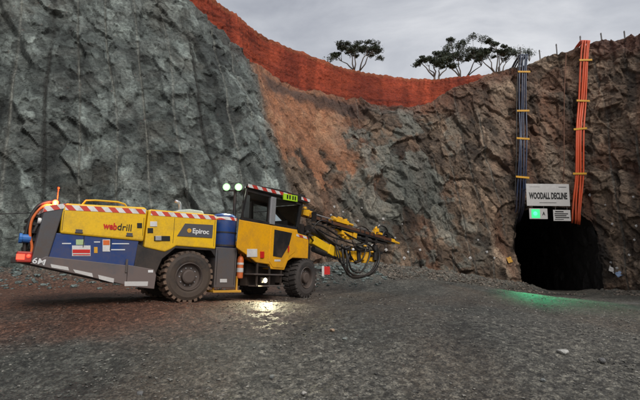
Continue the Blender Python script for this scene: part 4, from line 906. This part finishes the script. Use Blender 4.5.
# ---- boom (world points, taken back to the rig)
def Bw(mb,name,mat,par=None,bevel=0,smooth=False): return mb.build(name,mat,par or RIG,WB if par is None else None,bevel,smooth)
mb=MB(); mb.bar(W(311,240,14.3),W(337,255,15.3),.26,.27); mb.bar(W(326,248.7,14.85),W(331,251.6,15.05),.31,.33); b1=Bw(mb,'boom_arm','yellow',bevel=.02)
mb=MB(); mb.tube([W(308,228,14.1),W(322,237,14.7)],.11,12); mb.tube([W(322,237,14.7),W(337,247,15.3)],.05,12); mb.build('lift_cylinder','black',b1,smooth=False)
mb=MB(); mb.tube([W(313,249,14.2),W(325,254,14.7)],.09,12); mb.tube([W(325,254,14.7),W(336,258,15.1)],.05,12); mb.build('lift_cylinder','black',b1)
mb=MB(); mb.tube([W(334,253,15.2),W(347,256,15.7)],.10,12); mb.bar(W(348,251,15.7),W(355,257,16.0),.26,.28); mb.tube([W(352,250,15.8),W(352,262,15.8)],.11,12); mb.bar(W(358,257,16.0),W(373,260,16.8),.20,.16); mb.tube([W(365,252,16.3),W(365,263,16.3)],.14,14); mb.bar(W(369,252,16.6),W(376,258,16.8),.14,.22); b2=Bw(mb,'boom_head','boomyellow',bevel=.012)
mb=MB(); mb.tube([W(358,249,15.9),W(359,262,15.9)],.08,12); mb.tube([W(375,245,16.6),W(375,260,16.6)],.10,12); mb.bar(W(346,247,15.6),W(381,253,17.0),.16,.10); mb.tube([W(343,250,15.3),W(356,263,15.9)],.05,10); mb.tube([W(356,246,15.9),W(372,256,16.5)],.045,10); mb.build('rotation_unit','black',b2)
# feed
FA,FZ=W(303,213.5,13.9),W(394,240.5,17.4); fd=(FZ-FA).normalized(); up=Vector((0,0,1)); sd=fd.cross(up).normalized(); fu=sd.cross(fd)
def FPt(s,h=0,l=0): return FA+(FZ-FA)*s+fu*h+sd*l
mb=MB(); mb.bar(FPt(-.01,.0),FPt(.96,.0),.12,.03,fu)
for l in (-.08,.08): mb.bar(FPt(-.01,-.04,l),FPt(.97,-.04,l),.03,.09,fu)
feed=Bw(mb,'feed_beam','rust',bevel=.004)
for l in (-.10,.10): MB().bar(FPt(.34,-.13,l),FPt(.98,-.13,l),.035,.06,fu).build('feed_rail','black',feed)
mb=MB(); mb.tube([FPt(.02,.09),FPt(.93,.09)],.017,8); mb.build('drill_rod','silver',feed)
mb=MB(); mb.bar(FPt(-.02,.04),FPt(.035,.04),.24,.22,fu); mb.tube([FPt(.012,.22),FPt(.012,-.04)],.06,10); mb.tube([FPt(.04,.10),FPt(.075,.10)],.05,10); mb.bar(FPt(.05,.0),FPt(.065,.0),.26,.16,fu); mb.build('rear_bracket','boomyellow',feed,bevel=.012)
mb=MB(); mb.bar(FPt(.30,.11),FPt(.43,.11),.16,.13,fu); mb.tube([FPt(.27,.12),FPt(.30,.12)],.085,12); mb.tube([FPt(.43,.11),FPt(.49,.10)],.045,10); mb.tube([FPt(.33,.20),FPt(.37,.20)],.05,10); mb.tube([FPt(.305,.12,-.1),FPt(.35,.12,-.14)],.05,10); mb.bar(FPt(.27,.0,-.12),FPt(.29,.0,-.12),.06,.24,fu); mb.bar(FPt(.44,-.02,-.12),FPt(.455,-.02,-.12),.06,.26,fu); mb.bar(FPt(.39,.18),FPt(.42,.22),.08,.08,fu); mb.build('rock_drill','boomyellow',feed,bevel=.01)
mb=MB(); mb.bar(FPt(.36,-.26),FPt(.47,-.27),.20,.14,fu); mb.tube([FPt(.38,-.40),FPt(.50,-.32)],.07,12); mb.bar(FPt(.48,-.22),FPt(.52,-.24),.22,.22,fu); mb.tube([FPt(.34,-.16,-.12),FPt(.46,-.2,-.14)],.04,10); mb.bar(FPt(.41,-.36),FPt(.44,-.34),.2,.2,fu); mb.build('feed_cradle','boomyellow',feed,bevel=.01)
mb=MB(); mb.bar(FPt(.745,.16),FPt(.785,.20),.12,.13,fu); mb.tube([FPt(.75,.22),FPt(.765,.30)],.04,8); mb.bar(FPt(.78,.08),FPt(.82,.08),.20,.08,fu); mb.bar(FPt(.73,.05),FPt(.745,.05),.16,.2,fu); mb.build('centraliser','boomyellow',feed,bevel=.01)
Tm=Matrix.Translation(FPt(.88,.05,-.06)); Rm=sd.to_track_quat('Y','Z').to_matrix().to_4x4()
mb=MB(); mb.lathe([(.09,-.12),(.20,-.12),(.215,-.10),(.215,-.08),(.13,-.07),(.13,.07),(.215,.08),(.215,.10),(.20,.12),(.09,.12)],28,Tm@Rm); mb.build('hose_drum','hose',feed)
mb=MB(); mb.bar(FPt(.94,-.06),FPt(.985,-.06),.20,.17,fu); mb.tube([FPt(.97,-.05),FPt(1.07,-.06)],[.075,.04],12); mb.build('feed_nose','boomyellow',feed,bevel=.01)
for s_ in (.14,.20,.25,.55,.60,.66,.71,.84,.92): MB().bar(FPt(s_,-.05),FPt(s_+.008,-.05),.24,.17,fu).build('feed_bracket','black' if s_<.8 else 'rust',feed,bevel=.006)
mb=MB(); mb.tube([FPt(.52,-.30,.05),FPt(.70,-.27,.05)],.055,12); mb.tube([FPt(.70,-.27,.05),FPt(.88,-.22,.05)],.03,12); mb.build('feed_cylinder','black',feed)
MB().bar(FPt(.62,-.26),FPt(.65,-.26),.22,.26,fu).build('feed_guard','black',feed,bevel=.008); MB().bar(FPt(.74,-.22),FPt(.76,-.22),.2,.2,fu).build('feed_guard','black',feed,bevel=.008)
for l,h in ((-.15,-.06),(-.17,-.10),(-.13,-.15)):
    mb=MB(); mb.tube([FPt(q/20,h+.025*math.sin(q*.9+l*40),l+.015*math.sin(q*1.3)) for q in range(6,19)],.018,6); mb.build('feed_hose','hose',feed,smooth=True)
# hoses
def hose(pl,rad=.035,mat='hose',name='hose_loop'):
    A_=np.array([tuple(W(*p)) for p in pl]); cc=catmull(A_,np.linspace(0,len(pl)-1,40)); mb=MB(); mb.tube([tuple(x) for x in cc],rad,8); return Bw(mb,name,mat,smooth=True)
hose([(342,244,15.2),(343,256,15.1),(345,268,15.1),(350,276,15.3),(360,277,15.7),(371,273,16.3),(378,263,16.7),(379,252,16.8),(374,244,16.7)],.040)
hose([(345,246,15.3),(347,258,15.2),(348,270,15.2),(355,275.5,15.5),(366,275,16.1),(374,267,16.5),(376,256,16.7),(372,247,16.6)],.034)
hose([(346,248,15.4),(349,262,15.3),(352,270,15.4),(360,272.5,15.7),(366,265,16.0),(370,254,16.2),(368,246,16.3)],.03)
hose([(349,246,15.4),(351,256,15.4),(356,262,15.6),(363,258,15.9),(366,248,16.1)],.022)
hose([(338,236,15.0),(336,246,14.9),(338,258,14.9),(343,264,15.0),(348,260,15.3),(350,250,15.5)],.025)
hose([(334,240,15.0),(338,250,14.9),(341,262,14.9),(346,271,15.1),(353,278,15.4),(364,277,16.0)],.025)
hose([(340,230,15.1),(350,236,15.3),(360,241,15.7),(372,247,16.3),(378,258,16.7),(376,270,16.7),(368,276,16.3)],.028)
hose([(318,232,14.4),(328,239,14.7),(340,246,15.0),(350,250,15.4),(362,250,15.9)],.03)
hose([(318,229,14.4),(330,236,14.7),(342,240,15.1),(356,244,15.6),(370,241,16.3),(380,238,16.8)],.025)
hose([(312,224,14.2),(322,226,14.4),(332,232,14.8),(344,240,15.2)],.032)
hose([(314,228,14.2),(322,234,14.4),(330,243,14.8),(338,249,15.2),(350,247,15.4)],.028)
hose([(310,232,14.1),(318,222,14.2),(326,221,14.4),(338,228,14.9)],.02)
hose([(355,229,15.6),(360,226,15.8),(366,228,16.1),(372,234,16.4),(378,238,16.8)],.02)
hose([(352,240,15.4),(355,247,15.5),(362,252,15.9),(370,250,16.2)],.02)
hose([(377,232,16.7),(380,226,16.8),(386,228,17.0),(388,236,17.2),(384,242,17.1)],.024)
# boom lamp & reflect bits
mb=MB(); c=W(353,249.5,15.2); mb.ball(c,.05); Bw(mb,'marker','redlamp' if False else 'white')
for (px,py,d) in ((365,246,15.9),(358,262,15.9),(372,252,16.2),(345,236,15.2)):
    mb=MB(); mb.ball(W(px,py,d),.045,(1.4,1,.8)); Bw(mb,'hose_fitting','strap')
# ---- work lights on a mast behind the tank
LW=W(232.5,187,11.6); base=W(234,214,11.6)
mb=MB(); mb.tube([base-Vector((0,0,.6)),LW+Vector((.05,.12,-.05))],.04,8); mb.bar(LW+Vector((-.26,.1,-.08)),LW+Vector((.26,.1,-.08)),.04,.04); mast=Bw(mb,'lamp_mast','black')
for sx in (-.155,.155):
    a=LW+Vector((sx,0,0)); mb=MB(); mb.tube([a+Vector((0,.12,0)),a+Vector((0,.02,0))],[.07,.10],14); wl_=Bw(mb,'work_lamp','black'); mb=MB(); mb.tube([a+Vector((0,.021,0)),a+Vector((0,-.004,0))],.095,20); mb.build('halo_ring','lamphalo',wl_); mb=MB(); mb.ball(a+Vector((0,-.005,0)),.05,(1,.4,1)); mb.build('lens','lamp',wl_)  # glowing ring round each lens stands in for the lamp's halo
# ------------------------------------------------------------------ lights the photograph shows lit
def lamp(name,kind,loc,energy,colr,rot=None,size=.05,spot=None,blend=.6):
    l=bpy.data.lights.new(name,kind); l.energy=energy; l.color=colr; l.shadow_soft_size=size
    if kind=='SPOT': l.spot_size=R_(spot); l.spot_blend=blend
    o=bpy.data.objects.new(name,l); COL.objects.link(o); o.location=loc
    if rot is not None: o.rotation_euler=Vector(rot).to_track_quat('-Z','Y').to_euler()
    return o
lamp('work_lamp_light','SPOT',LW+Vector((0,-.06,0)),90,(.92,1,.85),(.0,-1,-.35),.1,110)
lamp('step_lamp_light','SPOT',MF@Vector((-1.98,-1.25,.49)),95,(1,.93,.6),(-.1,-.75,-.62),.05,125,.9)
lamp('beacon_light','POINT',MR@BEAC,70,(1,.12,.04),None,.05)
lamp('green_signal_light','SPOT',GL.location+Vector((-.22,-.2,0)),1000,(.03,1,.38),(-4.35,-10.6,-5.1),.12,27,1.0)
# ------------------------------------------------------------------ daylight
wd=bpy.data.worlds.new('World'); SC.world=wd; wd.use_nodes=True; nt=wd.node_tree; bg=nt.nodes['Background']
sky=N(nt,'ShaderNodeTexSky',sky_type='NISHITA'); sky.sun_disc=False; SE,SR=R_(44),R_(150); sky.sun_elevation=SE; sky.sun_rotation=SR; sky.air_density=1; sky.dust_density=3
tc=N(nt,'ShaderNodeTexCoord'); mp=N(nt,'ShaderNodeMapping'); mp.inputs['Scale'].default_value=(1.0,1.0,2.6); nt.links.new(tc.outputs['Generated'],mp.inputs[0])
n1=noise(nt,mp.outputs[0],2.6,7,.55); n1.inputs['Distortion'].default_value=.5
r=ramp(nt,n1.outputs[0],[(.28,(2.2,2.3,2.6)),(.5,(3.4,3.5,3.75)),(.68,(4.8,4.85,5.0))])
c=mixc(nt,sky.outputs[0],r.outputs[0],.93); nt.links.new(c,bg.inputs[0]); bg.inputs[1].default_value=.11
sl=bpy.data.lights.new('sun','SUN'); sl.energy=1.7; sl.angle=R_(32); sl.color=(1,.96,.91); so=bpy.data.objects.new('sun',sl); COL.objects.link(so)
az=SR; dirv=Vector((math.sin(az)*math.cos(SE),math.cos(az)*math.cos(SE),math.sin(SE))); so.rotation_euler=dirv.to_track_quat('Z','Y').to_euler(); so.location=(0,-5,40)
SC.view_settings.view_transform='Standard'; SC.view_settings.look='None'; SC.view_settings.gamma=1; SC.view_settings.use_curve_mapping=False; SC.view_settings.exposure=.6
SC.render.engine='CYCLES'; SC.cycles.max_bounces=6; SC.cycles.transparent_max_bounces=24; SC.cycles.use_denoising=True
